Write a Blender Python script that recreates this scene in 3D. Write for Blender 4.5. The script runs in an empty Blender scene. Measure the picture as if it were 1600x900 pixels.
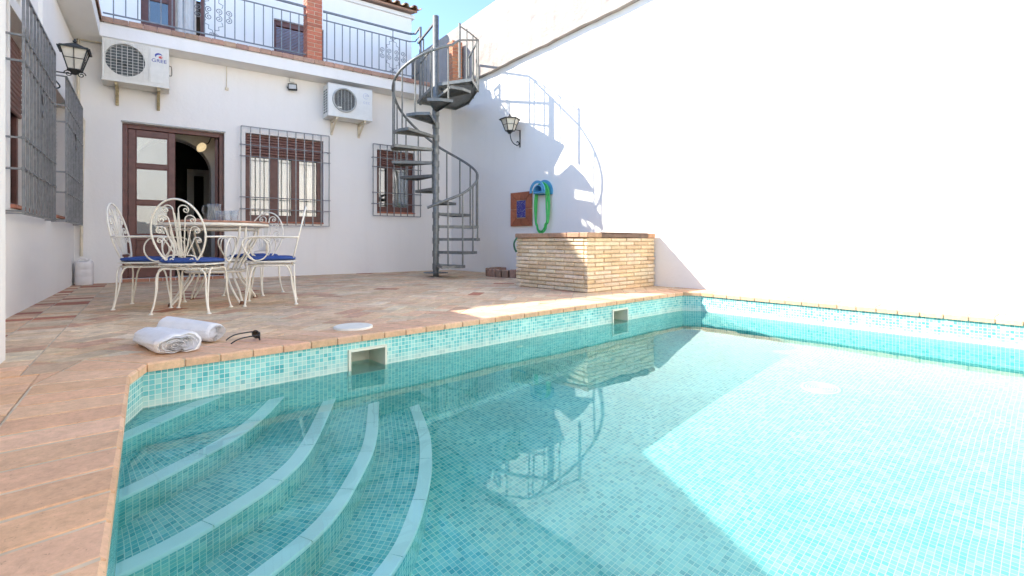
import bpy, math, random
from math import sin, cos, pi, atan, atan2, sqrt, radians
from mathutils import Vector, Matrix, geometry
random.seed(7)
S = bpy.context.scene
COL = S.collection

# ------------------------------------------------------------------ camera facts
FPX, HOR, CAMH = 784.0, 376.0, 0.56
TH = atan(568 / 784.0)
FW = Vector((sin(TH), cos(TH)))
RT = Vector((cos(TH), -sin(TH)))
WATER = -0.20

def ray(px, py):
    h = FW + RT * ((px - 800) / FPX)
    return Vector((h.x, h.y, -(py - HOR) / FPX))
def fl(px, py, z=0.0):
    r = ray(px, py); t = (z - CAMH) / r.z
    return Vector((r.x * t, r.y * t, z))
def onwall(px, py, a, b):
    """point of the vertical plane through plan points a, b"""
    r = ray(px, py); d = Vector((b[0] - a[0], b[1] - a[1])); n = Vector((d.y, -d.x))
    t = (n.x * a[0] + n.y * a[1]) / (n.x * r.x + n.y * r.y)
    return Vector((r.x * t, r.y * t, CAMH + r.z * t))
def ony(px, py, y): return onwall(px, py, (0, y), (1, y))

# ------------------------------------------------------------------ materials
def new_mat(name):
    m = bpy.data.materials.new(name); m.use_nodes = True
    nt = m.node_tree
    return m, nt, nt.nodes['Principled BSDF']
def node(nt, t, **kw):
    n = nt.nodes.new(t)
    for k, v in kw.items(): setattr(n, k, v)
    return n
def plain(name, col, rough=0.5, metal=0.0, var=0.12, scale=12.0, bump=0.0, bscale=60.0, coords='Object', spec=None):
    m, nt, b = new_mat(name)
    L = nt.links
    tc = node(nt, 'ShaderNodeTexCoord')
    nz = node(nt, 'ShaderNodeTexNoise'); nz.inputs['Scale'].default_value = scale; nz.inputs['Detail'].default_value = 5
    L.new(tc.outputs[coords], nz.inputs['Vector'])
    rp = node(nt, 'ShaderNodeValToRGB')
    lo = [c * (1 - var) for c in col]; hi = [min(1, c * (1 + var)) for c in col]
    rp.color_ramp.elements[0].position = .3; rp.color_ramp.elements[1].position = .7
    rp.color_ramp.elements[0].color = (*lo, 1); rp.color_ramp.elements[1].color = (*hi, 1)
    L.new(nz.outputs['Fac'], rp.inputs['Fac']); L.new(rp.outputs['Color'], b.inputs['Base Color'])
    b.inputs['Roughness'].default_value = rough; b.inputs['Metallic'].default_value = metal
    if spec is not None: b.inputs['Specular IOR Level'].default_value = spec
    if bump:
        n2 = node(nt, 'ShaderNodeTexNoise'); n2.inputs['Scale'].default_value = bscale; n2.inputs['Detail'].default_value = 6
        L.new(tc.outputs[coords], n2.inputs['Vector'])
        bp = node(nt, 'ShaderNodeBump'); bp.inputs['Strength'].default_value = 1; bp.inputs['Distance'].default_value = bump
        L.new(n2.outputs['Fac'], bp.inputs['Height']); L.new(bp.outputs['Normal'], b.inputs['Normal'])
    return m

def plaster(name, col, stain, amount, bump, bscale):
    """lime washed plaster: broad unevenness, faint run marks, trowel relief"""
    m, nt, b = new_mat(name); L = nt.links
    tc = node(nt, 'ShaderNodeTexCoord')
    n1 = node(nt, 'ShaderNodeTexNoise'); n1.inputs['Scale'].default_value = .9; n1.inputs['Detail'].default_value = 7; n1.inputs['Roughness'].default_value = .65
    L.new(tc.outputs['Object'], n1.inputs['Vector'])
    mp = node(nt, 'ShaderNodeMapping'); mp.inputs['Scale'].default_value = (5, 5, .55)
    L.new(tc.outputs['Object'], mp.inputs['Vector'])
    n2 = node(nt, 'ShaderNodeTexNoise'); n2.inputs['Scale'].default_value = 1.6; n2.inputs['Detail'].default_value = 6
    L.new(mp.outputs['Vector'], n2.inputs['Vector'])
    r2 = node(nt, 'ShaderNodeMapRange'); r2.inputs['From Min'].default_value = .5; r2.inputs['From Max'].default_value = .8
    L.new(n2.outputs['Fac'], r2.inputs['Value'])
    r1 = node(nt, 'ShaderNodeMapRange'); r1.inputs['From Min'].default_value = .35; r1.inputs['From Max'].default_value = .75
    L.new(n1.outputs['Fac'], r1.inputs['Value'])
    ad = node(nt, 'ShaderNodeMath', operation='MULTIPLY_ADD'); ad.inputs[1].default_value = .6
    L.new(r2.outputs['Result'], ad.inputs[0]); 
    ml = node(nt, 'ShaderNodeMath', operation='MULTIPLY'); ml.inputs[1].default_value = .5
    L.new(r1.outputs['Result'], ml.inputs[0]); L.new(ml.outputs[0], ad.inputs[2])
    m2 = node(nt, 'ShaderNodeMath', operation='MULTIPLY'); m2.inputs[1].default_value = amount
    L.new(ad.outputs[0], m2.inputs[0])
    mx = node(nt, 'ShaderNodeMix', data_type='RGBA')
    mx.inputs['A'].default_value = (*col, 1); mx.inputs['B'].default_value = (*stain, 1)
    L.new(m2.outputs[0], mx.inputs['Factor']); L.new(mx.outputs['Result'], b.inputs['Base Color'])
    b.inputs['Roughness'].default_value = .9; b.inputs['Specular IOR Level'].default_value = .2
    n3 = node(nt, 'ShaderNodeTexNoise'); n3.inputs['Scale'].default_value = bscale; n3.inputs['Detail'].default_value = 8; n3.inputs['Roughness'].default_value = .6
    L.new(tc.outputs['Object'], n3.inputs['Vector'])
    n4 = node(nt, 'ShaderNodeTexNoise'); n4.inputs['Scale'].default_value = 2.6; n4.inputs['Detail'].default_value = 3
    L.new(tc.outputs['Object'], n4.inputs['Vector'])
    a4 = node(nt, 'ShaderNodeMath', operation='MULTIPLY_ADD'); a4.inputs[1].default_value = 4.0
    L.new(n4.outputs['Fac'], a4.inputs[0]); L.new(n3.outputs['Fac'], a4.inputs[2])
    bp = node(nt, 'ShaderNodeBump'); bp.inputs['Strength'].default_value = 1; bp.inputs['Distance'].default_value = bump
    L.new(a4.outputs[0], bp.inputs['Height']); L.new(bp.outputs['Normal'], b.inputs['Normal'])
    return m

def mosaic(name, pitch=.0236, grout=.055):
    """small glass tiles from metre UVs: a colour per tile, pale grout between"""
    m, nt, b = new_mat(name); L = nt.links
    uv = node(nt, 'ShaderNodeUVMap'); 
    sc = node(nt, 'ShaderNodeVectorMath', operation='SCALE'); sc.inputs['Scale'].default_value = 1 / pitch
    L.new(uv.outputs['UV'], sc.inputs[0])
    flr = node(nt, 'ShaderNodeVectorMath', operation='FLOOR'); L.new(sc.outputs[0], flr.inputs[0])
    fr = node(nt, 'ShaderNodeVectorMath', operation='FRACTION'); L.new(sc.outputs[0], fr.inputs[0])
    sb = node(nt, 'ShaderNodeVectorMath', operation='SUBTRACT'); sb.inputs[1].default_value = (.5, .5, 0); L.new(fr.outputs[0], sb.inputs[0])
    ab = node(nt, 'ShaderNodeVectorMath', operation='ABSOLUTE'); L.new(sb.outputs[0], ab.inputs[0])
    sp = node(nt, 'ShaderNodeSeparateXYZ'); L.new(ab.outputs[0], sp.inputs[0])
    mxm = node(nt, 'ShaderNodeMath', operation='MAXIMUM'); L.new(sp.outputs['X'], mxm.inputs[0]); L.new(sp.outputs['Y'], mxm.inputs[1])
    gr = node(nt, 'ShaderNodeMapRange'); gr.inputs['From Min'].default_value = .5 - grout - .012; gr.inputs['From Max'].default_value = .5 - grout + .012
    L.new(mxm.outputs[0], gr.inputs['Value'])
    wn = node(nt, 'ShaderNodeTexWhiteNoise'); wn.noise_dimensions = '2D'; L.new(flr.outputs[0], wn.inputs['Vector'])
    rp = node(nt, 'ShaderNodeValToRGB'); cr = rp.color_ramp
    stops = [(0, (.08, .39, .41)), (.10, (.11, .45, .465)), (.24, (.16, .51, .515)), (.45, (.205, .555, .55)), (.68, (.255, .60, .58)), (.86, (.325, .64, .605)), (1, (.42, .675, .61))]
    cr.elements[0].position, cr.elements[0].color = stops[0][0], (*stops[0][1], 1)
    cr.elements[1].position, cr.elements[1].color = stops[-1][0], (*stops[-1][1], 1)
    for p, c in stops[1:-1]:
        e = cr.elements.new(p); e.color = (*c, 1)
    L.new(wn.outputs['Value'], rp.inputs['Fac'])
    mx = node(nt, 'ShaderNodeMix', data_type='RGBA'); mx.inputs['B'].default_value = (.74, .78, .70, 1)
    L.new(gr.outputs['Result'], mx.inputs['Factor']); L.new(rp.outputs['Color'], mx.inputs['A'])
    # sheet to sheet unevenness and a lime line where the water stands
    tc = node(nt, 'ShaderNodeTexCoord'); big = node(nt, 'ShaderNodeTexNoise'); big.inputs['Scale'].default_value = 3.0; big.inputs['Detail'].default_value = 5
    L.new(tc.outputs['Object'], big.inputs['Vector'])
    br_ = node(nt, 'ShaderNodeMapRange'); br_.inputs['From Min'].default_value = .35; br_.inputs['From Max'].default_value = .65; br_.inputs['To Min'].default_value = .88; br_.inputs['To Max'].default_value = 1.08
    L.new(big.outputs['Fac'], br_.inputs['Value'])
    sc2 = node(nt, 'ShaderNodeVectorMath', operation='SCALE'); L.new(mx.outputs['Result'], sc2.inputs[0]); L.new(br_.outputs[0], sc2.inputs['Scale'])
    sz = node(nt, 'ShaderNodeSeparateXYZ'); L.new(tc.outputs['Object'], sz.inputs[0])
    fine = node(nt, 'ShaderNodeTexNoise'); fine.inputs['Scale'].default_value = 11; fine.inputs['Detail'].default_value = 6; L.new(tc.outputs['Object'], fine.inputs['Vector'])
    wob = node(nt, 'ShaderNodeMath', operation='MULTIPLY_ADD'); wob.inputs[1].default_value = -.09; wob.inputs[2].default_value = .03; L.new(fine.outputs['Fac'], wob.inputs[0])
    zz_ = node(nt, 'ShaderNodeMath', operation='ADD'); L.new(sz.outputs['Z'], zz_.inputs[0]); L.new(wob.outputs[0], zz_.inputs[1])
    lime = node(nt, 'ShaderNodeMapRange'); lime.inputs['From Min'].default_value = .05; lime.inputs['From Max'].default_value = -.004; lime.inputs['To Max'].default_value = .5
    L.new(zz_.outputs[0], lime.inputs['Value'])
    gate = node(nt, 'ShaderNodeMath', operation='GREATER_THAN'); gate.inputs[1].default_value = -.004; L.new(sz.outputs['Z'], gate.inputs[0])
    lm = node(nt, 'ShaderNodeMath', operation='MULTIPLY'); L.new(lime.outputs[0], lm.inputs[0]); L.new(gate.outputs[0], lm.inputs[1])
    fin = node(nt, 'ShaderNodeMix', data_type='RGBA'); fin.inputs['B'].default_value = (.70, .71, .62, 1)
    L.new(lm.outputs[0], fin.inputs['Factor']); L.new(sc2.outputs[0], fin.inputs['A'])
    L.new(fin.outputs['Result'], b.inputs['Base Color'])
    rr = node(nt, 'ShaderNodeMapRange'); rr.inputs['To Min'].default_value = .18; rr.inputs['To Max'].default_value = .8
    L.new(gr.outputs['Result'], rr.inputs['Value']); L.new(rr.outputs['Result'], b.inputs['Roughness'])
    return m

def clay(name, rough=.75, streak=14.0, amount=.22, bump=.0012):
    """fired clay: colour per piece from the mesh, kiln streaks and wear on top"""
    m, nt, b = new_mat(name); L = nt.links
    at = node(nt, 'ShaderNodeAttribute'); at.attribute_name = 'Col'
    tc = node(nt, 'ShaderNodeTexCoord')
    n1 = node(nt, 'ShaderNodeTexNoise'); n1.inputs['Scale'].default_value = streak; n1.inputs['Detail'].default_value = 8; n1.inputs['Roughness'].default_value = .65
    L.new(tc.outputs['Object'], n1.inputs['Vector'])
    n2 = node(nt, 'ShaderNodeTexNoise'); n2.inputs['Scale'].default_value = 1.7; n2.inputs['Detail'].default_value = 4
    L.new(tc.outputs['Object'], n2.inputs['Vector'])
    r1 = node(nt, 'ShaderNodeMapRange'); r1.inputs['From Min'].default_value = .3; r1.inputs['From Max'].default_value = .7
    r1.inputs['To Min'].default_value = 1 - amount; r1.inputs['To Max'].default_value = 1 + amount
    L.new(n1.outputs['Fac'], r1.inputs['Value'])
    r2 = node(nt, 'ShaderNodeMapRange'); r2.inputs['From Min'].default_value = .35; r2.inputs['From Max'].default_value = .65
    r2.inputs['To Min'].default_value = .9; r2.inputs['To Max'].default_value = 1.1
    L.new(n2.outputs['Fac'], r2.inputs['Value'])
    mu = node(nt, 'ShaderNodeMath', operation='MULTIPLY'); L.new(r1.outputs[0], mu.inputs[0]); L.new(r2.outputs[0], mu.inputs[1])
    vm = node(nt, 'ShaderNodeVectorMath', operation='SCALE'); L.new(at.outputs['Color'], vm.inputs[0])
    n5 = node(nt, 'ShaderNodeTexNoise'); n5.inputs['Scale'].default_value = 150; n5.inputs['Detail'].default_value = 3; L.new(tc.outputs['Object'], n5.inputs['Vector'])
    r5 = node(nt, 'ShaderNodeMapRange'); r5.inputs['From Min'].default_value = .66; r5.inputs['From Max'].default_value = .74; r5.inputs['To Min'].default_value = 1.0; r5.inputs['To Max'].default_value = .62
    L.new(n5.outputs['Fac'], r5.inputs['Value'])
    n6 = node(nt, 'ShaderNodeTexNoise'); n6.inputs['Scale'].default_value = 48; n6.inputs['Detail'].default_value = 7; n6.inputs['Roughness'].default_value = .75; L.new(tc.outputs['Object'], n6.inputs['Vector'])
    r6 = node(nt, 'ShaderNodeMapRange'); r6.inputs['From Min'].default_value = .3; r6.inputs['From Max'].default_value = .7; r6.inputs['To Min'].default_value = .86; r6.inputs['To Max'].default_value = 1.12
    L.new(n6.outputs['Fac'], r6.inputs['Value'])
    m5 = node(nt, 'ShaderNodeMath', operation='MULTIPLY'); L.new(mu.outputs[0], m5.inputs[0]); L.new(r5.outputs[0], m5.inputs[1])
    m6 = node(nt, 'ShaderNodeMath', operation='MULTIPLY'); L.new(m5.outputs[0], m6.inputs[0]); L.new(r6.outputs[0], m6.inputs[1])
    L.new(m6.outputs[0], vm.inputs['Scale'])
    L.new(vm.outputs[0], b.inputs['Base Color'])
    b.inputs['Roughness'].default_value = rough; b.inputs['Specular IOR Level'].default_value = .3
    n3 = node(nt, 'ShaderNodeTexNoise'); n3.inputs['Scale'].default_value = 90; n3.inputs['Detail'].default_value = 6
    L.new(tc.outputs['Object'], n3.inputs['Vector'])
    ad = node(nt, 'ShaderNodeMath', operation='MULTIPLY_ADD'); ad.inputs[1].default_value = 1.5
    L.new(n1.outputs['Fac'], ad.inputs[0]); L.new(n3.outputs['Fac'], ad.inputs[2])
    bp = node(nt, 'ShaderNodeBump'); bp.inputs['Strength'].default_value = 1; bp.inputs['Distance'].default_value = bump
    L.new(ad.outputs[0], bp.inputs['Height']); L.new(bp.outputs['Normal'], b.inputs['Normal'])
    return m

def pane_glass(name, ior=1.7, tint=(.85, .92, .92)):
    m, nt, b = new_mat(name); L = nt.links; nt.nodes.remove(b)
    out = [n for n in nt.nodes if n.type == 'OUTPUT_MATERIAL'][0]
    tr = node(nt, 'ShaderNodeBsdfTransparent'); tr.inputs['Color'].default_value = (*tint, 1)
    gl = node(nt, 'ShaderNodeBsdfGlossy'); gl.inputs['Roughness'].default_value = .01
    tc = node(nt, 'ShaderNodeTexCoord'); nz = node(nt, 'ShaderNodeTexNoise'); nz.inputs['Scale'].default_value = 2.2
    L.new(tc.outputs['Object'], nz.inputs['Vector'])
    bp = node(nt, 'ShaderNodeBump'); bp.inputs['Distance'].default_value = .004; L.new(nz.outputs['Fac'], bp.inputs['Height'])
    L.new(bp.outputs['Normal'], gl.inputs['Normal'])
    fr = node(nt, 'ShaderNodeFresnel'); fr.inputs['IOR'].default_value = ior
    mx = node(nt, 'ShaderNodeMixShader')
    L.new(fr.outputs[0], mx.inputs[0]); L.new(tr.outputs[0], mx.inputs[1]); L.new(gl.outputs[0], mx.inputs[2])
    L.new(mx.outputs[0], out.inputs['Surface'])
    return m

def thin_glass(name):
    m, nt, b = new_mat(name); L = nt.links; nt.nodes.remove(b)
    out = [n for n in nt.nodes if n.type == 'OUTPUT_MATERIAL'][0]
    tr = node(nt, 'ShaderNodeBsdfTransparent'); tr.inputs['Color'].default_value = (.96, .97, .97, 1)
    gl = node(nt, 'ShaderNodeBsdfGlossy'); gl.inputs['Roughness'].default_value = .04
    df = node(nt, 'ShaderNodeBsdfDiffuse'); df.inputs['Color'].default_value = (.8, .83, .83, 1)
    lw = node(nt, 'ShaderNodeLayerWeight'); pw = node(nt, 'ShaderNodeMath', operation='POWER'); pw.inputs[1].default_value = 2.2
    L.new(lw.outputs['Facing'], pw.inputs[0])
    sc = node(nt, 'ShaderNodeMath', operation='MULTIPLY_ADD'); sc.inputs[1].default_value = .55; sc.inputs[2].default_value = .06; L.new(pw.outputs[0], sc.inputs[0])
    m1 = node(nt, 'ShaderNodeMixShader'); m1.inputs[0].default_value = .4; L.new(gl.outputs[0], m1.inputs[1]); L.new(df.outputs[0], m1.inputs[2])
    mx = node(nt, 'ShaderNodeMixShader'); L.new(sc.outputs[0], mx.inputs[0]); L.new(tr.outputs[0], mx.inputs[1]); L.new(m1.outputs[0], mx.inputs[2])
    L.new(mx.outputs[0], out.inputs['Surface'])
    return m

def glass(name, ior, col):
    m, nt, b = new_mat(name); L = nt.links; nt.nodes.remove(b)
    out = [n for n in nt.nodes if n.type == 'OUTPUT_MATERIAL'][0]
    g = node(nt, 'ShaderNodeBsdfGlass'); g.inputs['IOR'].default_value = ior; g.inputs['Roughness'].default_value = 0
    g.inputs['Color'].default_value = (*col, 1)
    if name == 'pool_water':
        tc = node(nt, 'ShaderNodeTexCoord'); nz = node(nt, 'ShaderNodeTexNoise'); nz.inputs['Scale'].default_value = 1.7; nz.inputs['Detail'].default_value = 2
        L.new(tc.outputs['Object'], nz.inputs['Vector']); bp = node(nt, 'ShaderNodeBump'); bp.inputs['Distance'].default_value = .0032
        L.new(nz.outputs['Fac'], bp.inputs['Height']); L.new(bp.outputs['Normal'], g.inputs['Normal'])
    L.new(g.outputs[0], out.inputs['Surface'])
    return m

M = dict(
    wall=plaster('white_plaster', (.845, .815, .77), (.75, .715, .66), .38, .0022, 26),
    rough=plaster('old_plaster', (.40, .36, .33), (.28, .235, .205), .85, .012, 15),
    inner=plaster('room_plaster', (.80, .77, .71), (.7, .66, .6), .5, .002, 20),
    dark=plain('unlit_room_dark', (.05, .045, .04), .8),
    mosaic=mosaic('pool_mosaic'),
    nosing=plain('white_nosing', (.93, .92, .90), .5, var=.02),
    clay=clay('clay_pavers'),
    coping=clay('clay_coping', streak=22, amount=.13, bump=.0016),
    brick=clay('rough_brick', streak=18, amount=.14, bump=.003),
    mortar=plain('mortar', (.53, .43, .315), .95, var=.2, bump=.002),
    pale_mortar=plain('pale_mortar', (.58, .47, .335), .95, var=.2, bump=.002),
    iron=plain('grey_iron_paint', (.20, .205, .21), .42, .35, var=.2, scale=30, bump=.0004),
    steel=plain('grey_stair_paint', (.17, .178, .17), .45, .3, var=.2, scale=25, bump=.0004),
    black=plain('black_iron', (.03, .033, .032), .5, .3, var=.25),
    white_iron=plain('cream_iron_paint', (.80, .765, .665), .42, var=.06, scale=22, bump=.0005),
    rust=plain('rusty_iron', (.16, .07, .035), .8, var=.3, scale=60),
    wood=plain('brown_joinery', (.135, .052, .040), .42, var=.2, scale=14, bump=.0006),
    shutter=plain('brown_slats', (.17, .075, .058), .5, var=.15),
    acwhite=plain('cream_enamel', (.72, .69, .61), .4, var=.05),
    acwhite2=plain('white_enamel', (.72, .72, .68), .4, var=.04),
    acdark=plain('fan_dark_grey', (.10, .11, .105), .6, var=.3, scale=25),  # dark grey of fan, side louvres and side handles
    acgrey=plain('grey_grille', (.42, .42, .39), .45, var=.1),
    bracket=plain('rusted_bracket', (.42, .34, .19), .7, var=.3, scale=40),
    blue_logo=plain('blue_print', (.03, .05, .30), .5),
    red_logo=plain('red_print', (.62, .06, .06), .5),
    grey_logo=plain('grey_blue_print', (.40, .43, .58), .5),
    cream=plain('cream_pipe', (.66, .58, .44), .6, var=.12),
    glass_old=plain('frosted_lamp_glass', (.62, .58, .49), .35, var=.1),
    amber=plain('amber_lamp_glass', (.78, .60, .36), .25, var=.2),
    terracotta=clay('terracotta_edge', streak=25, amount=.18),
    slab_wood=plain('weathered_plank', (.14, .085, .06), .7, var=.25, scale=18, bump=.002),
    green=plain('green_hose', (.045, .46, .10), .35, var=.12, scale=10),
    hose_dark=plain('dark_green_hose', (.03, .12, .07), .4, var=.15),
    blue_plastic=plain('blue_plastic', (.10, .35, .56), .4, var=.12),
    cushion=plain('blue_cloth', (.03, .075, .27), .85, var=.15, scale=40, bump=.001, bscale=300),
    towel=plain('white_terry', (.84, .83, .84), .95, var=.03, scale=30, bump=.006, bscale=260),
    sunglass=plain('black_plastic', (.018, .017, .015), .3, var=.1),
    lens=plain('smoked_lens', (.03, .026, .02), .08, var=.1),
    lid=plain('cream_plastic', (.74, .72, .64), .45, var=.06),
    plastic=plain('skimmer_plastic', (.74, .71, .60), .5, var=.08),
    jerry=plain('milky_plastic', (.74, .71, .68), .45, var=.06),
    tiletop=plain('terracotta_tabletop', (.40, .20, .13), .55, var=.25, scale=20),
    curtain_or_reflection=plain('white_sheet', (.86, .86, .85), .9, var=.06),
    pane=pane_glass('window_glass', ior=2.3, tint=(.95, .97, .97)),
    pane_in=pane_glass('door_glass', ior=2.3),
    glassware=thin_glass('clear_glass'),
    water=glass('pool_water', 1.333, (.735, .995, 1.0)),
    led=plain('floodlight_glass', (.62, .64, .66), .15, var=.04),
    rooftile=clay('roof_tile', streak=20, amount=.25),
    plate=plain('china', (.66, .52, .50), .3, var=.1),
    ground=plain('earth', (.20, .16, .11), .95, var=.3, scale=2),
    interior_floor=plain('room_floor', (.20, .12, .08), .4, var=.2),
)

def azulejo():
    m, nt, b = new_mat('blue_glazed_tile'); L = nt.links
    tc = node(nt, 'ShaderNodeTexCoord')
    v = node(nt, 'ShaderNodeTexVoronoi'); v.inputs['Scale'].default_value = 46
    L.new(tc.outputs['Object'], v.inputs['Vector'])
    rp = node(nt, 'ShaderNodeValToRGB'); cr = rp.color_ramp
    cr.elements[0].position = .16; cr.elements[0].color = (.55, .55, .66, 1)
    cr.elements[1].position = .30; cr.elements[1].color = (.025, .02, .15, 1)
    e = cr.elements.new(.6); e.color = (.05, .04, .24, 1)
    L.new(v.outputs['Distance'], rp.inputs['Fac']); L.new(rp.outputs['Color'], b.inputs['Base Color'])
    b.inputs['Roughness'].default_value = .2
    return m
M['azulejo'] = azulejo()
b_ = M['amber'].node_tree.nodes['Principled BSDF']; b_.inputs['Emission Color'].default_value = (1, .78, .45, 1); b_.inputs['Emission Strength'].default_value = .12   # sconce glass given a faint warm emission

# ------------------------------------------------------------------ mesh building
class MB:
    def __init__(s): s.v = []; s.f = []; s.uv = []; s.col = []; s.sm = []
    def face(s, pts, uv=None, col=None, smooth=False):
        i = len(s.v); s.v += [tuple(p) for p in pts]
        s.f.append(tuple(range(i, i + len(pts)))); s.uv.append(uv); s.col.append(col); s.sm.append(smooth)
    def mesh_faces(s, verts, faces, col=None, smooth=False):
        i = len(s.v); s.v += [tuple(p) for p in verts]
        for f in faces:
            s.f.append(tuple(i + k for k in f)); s.uv.append(None); s.col.append(col); s.sm.append(smooth)
    def box(s, lo, hi, col=None, mat=None):
        x0, y0, z0 = lo; x1, y1, z1 = hi
        vs = [Vector(p) for p in ((x0,y0,z0),(x1,y0,z0),(x1,y1,z0),(x0,y1,z0),(x0,y0,z1),(x1,y0,z1),(x1,y1,z1),(x0,y1,z1))]
        if mat is not None: vs = [mat @ p for p in vs]
        s.mesh_faces(vs, [(0,3,2,1),(4,5,6,7),(0,1,5,4),(1,2,6,5),(2,3,7,6),(3,0,4,7)], col)
        return s
    def bbox(s, lo, hi, b=.004, col=None, mat=None):
        """box with chamfered edges"""
        x0, y0, z0 = lo; x1, y1, z1 = hi
        b = min(b, (x1-x0)*.45, (y1-y0)*.45, (z1-z0)*.45)
        rings = []
        for z, i in ((z0, b), (z0 + b, 0), (z1 - b, 0), (z1, b)):
            a = [(x0+i+b*(i==0), y0+i), (x1-i-b*(i==0), y0+i), (x1-i, y0+i+b*(i==0)), (x1-i, y1-i-b*(i==0)), (x1-i-b*(i==0), y1-i), (x0+i+b*(i==0), y1-i), (x0+i, y1-i-b*(i==0)), (x0+i, y0+i+b*(i==0))]
            if i: a = [(x0+i+b*.3, y0+i), (x1-i-b*.3, y0+i), (x1-i, y0+i+b*.3), (x1-i, y1-i-b*.3), (x1-i-b*.3, y1-i), (x0+i+b*.3, y1-i), (x0+i, y1-i-b*.3), (x0+i, y0+i+b*.3)]
            rings.append([Vector((p[0], p[1], z)) for p in a])
        vs = [p for r in rings for p in r]
        if mat is not None: vs = [mat @ p for p in vs]
        fs = [tuple(range(7, -1, -1)), tuple(range(24, 32))]
        for k in range(3):
            for j in range(8):
                fs.append((k*8+j, k*8+(j+1) % 8, k*8+8+(j+1) % 8, k*8+8+j))
        s.mesh_faces(vs, fs, col)
        return s
    def tube(s, pts, r, n=6, closed=False, col=None, flat=None):
        pts = [Vector(p) for p in pts]
        N = len(pts); rings = []; up = None
        for i, p in enumerate(pts):
            if closed: t = pts[(i + 1) % N] - pts[i - 1]
            else: t = pts[min(i + 1, N - 1)] - pts[max(i - 1, 0)]
            if t.length < 1e-9: t = Vector((0, 0, 1))
            t.normalize()
            if up is None:
                up = Vector((0, 0, 1)) if abs(t.z) < .9 else Vector((1, 0, 0))
            a = t.cross(up)
            if a.length < 1e-6: a = t.orthogonal()
            a.normalize(); b = a.cross(t).normalized(); up = b
            rr = r[i] if isinstance(r, (list, tuple)) else r
            rings.append([p + (a * cos(2*pi*k/n + pi/n) + b * sin(2*pi*k/n + pi/n) * (flat or 1)) * rr for k in range(n)])
        vs = [q for g in rings for q in g]; fs = []
        for i in range(N if closed else N - 1):
            j = (i + 1) % N
            for k in range(n):
                fs.append((i*n+k, i*n+(k+1) % n, j*n+(k+1) % n, j*n+k))
        s.mesh_faces(vs, fs, col, smooth=n > 4)
        if not closed:
            s.mesh_faces(rings[0], [tuple(range(n - 1, -1, -1))], col); s.mesh_faces(rings[-1], [tuple(range(n))], col)
        return s
    def bar(s, a, b, w, col=None):
        """square bar"""
        return s.tube([a, b], w * .7071, 4, col=col)
    def lathe(s, prof, c=(0, 0, 0), n=20, mat=None, col=None, caps=True):
        vs = []
        for r, z in prof:
            for k in range(n):
                p = Vector((r * cos(2*pi*k/n), r * sin(2*pi*k/n), z))
                if mat is not None: p = mat @ p
                vs.append(p + Vector(c))
        fs = []
        for i in range(len(prof) - 1):
            for k in range(n):
                fs.append((i*n+k, i*n+(k+1) % n, i*n+n+(k+1) % n, i*n+n+k))
        s.mesh_faces(vs, fs, col, smooth=True)
        if caps:
            if prof[0][0] > 1e-6: s.mesh_faces(vs[:n], [tuple(range(n-1, -1, -1))], col)
            if prof[-1][0] > 1e-6: s.mesh_faces(vs[-n:], [tuple(range(n))], col)
        return s
    def slab(s, poly, z0, z1, b=.003, col=None, jit=0.0):
        """flat piece with a worn edge: poly is a CCW plan outline"""
        c = sum((Vector(p[:2]) for p in poly), Vector((0, 0))) / len(poly)
        n = len(poly); tx, ty = random.uniform(-jit, jit), random.uniform(-jit, jit)
        def zz(p): return tx * (p[0] - c.x) + ty * (p[1] - c.y)
        lo = [(p[0], p[1], z0) for p in poly]
        mid = [(p[0], p[1], z1 - b + zz(p)) for p in poly]
        top = []
        for p in poly:
            d = c - Vector(p[:2]); l = max(d.length, 1e-6); q = Vector(p[:2]) + d * min(.3, b * 1.3 / l)
            top.append((q.x, q.y, z1 + zz(p)))
        fs = [tuple(range(2*n, 3*n))]
        for k in range(n):
            j = (k + 1) % n
            fs += [(k, j, n + j, n + k), (n + k, n + j, 2*n + j, 2*n + k)]
        s.mesh_faces(lo + mid + top, fs, col)
        return s
    def prism(s, poly, z0, z1, col=None):
        n = len(poly)
        vs = [(p[0], p[1], z0) for p in poly] + [(p[0], p[1], z1) for p in poly]
        s.mesh_faces(vs, [tuple(range(n-1, -1, -1)), tuple(range(n, 2*n))] + [(k, (k+1) % n, n+(k+1) % n, n+k) for k in range(n)], col)
        return s
    def build(s, name, mat, parent=None, offset=None):
        o0 = Vector((0, 0, 0))
        if offset is not None: o0 = Vector(offset)
        elif parent is not None: o0 = Vector(parent.get('_org', (0, 0, 0)))
        me = bpy.data.meshes.new(name)
        me.from_pydata([tuple(Vector(p) - o0) for p in s.v], [], s.f)
        me.materials.append(M[mat] if isinstance(mat, str) else mat)
        me.polygons.foreach_set('use_smooth', s.sm)
        if any(u is not None for u in s.uv):
            l = me.uv_layers.new(name='UVMap'); k = 0
            for f, u in zip(s.f, s.uv):
                for j in range(len(f)):
                    l.data[k].uv = u[j] if u else (0, 0); k += 1
        if any(c is not None for c in s.col):
            a = me.color_attributes.new('Col', 'FLOAT_COLOR', 'CORNER'); k = 0
            for f, c in zip(s.f, s.col):
                c = c or (.5, .4, .3)
                for j in range(len(f)):
                    a.data[k].color = (c[0], c[1], c[2], 1); k += 1
        me.update()
        o = bpy.data.objects.new(name, me); COL.objects.link(o)
        if parent is not None:
            o.parent = parent; o['_org'] = tuple(o0)
        elif offset is not None:
            o.location = o0; o['_org'] = tuple(o0)
        else: o['_org'] = (0, 0, 0)
        return o

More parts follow.
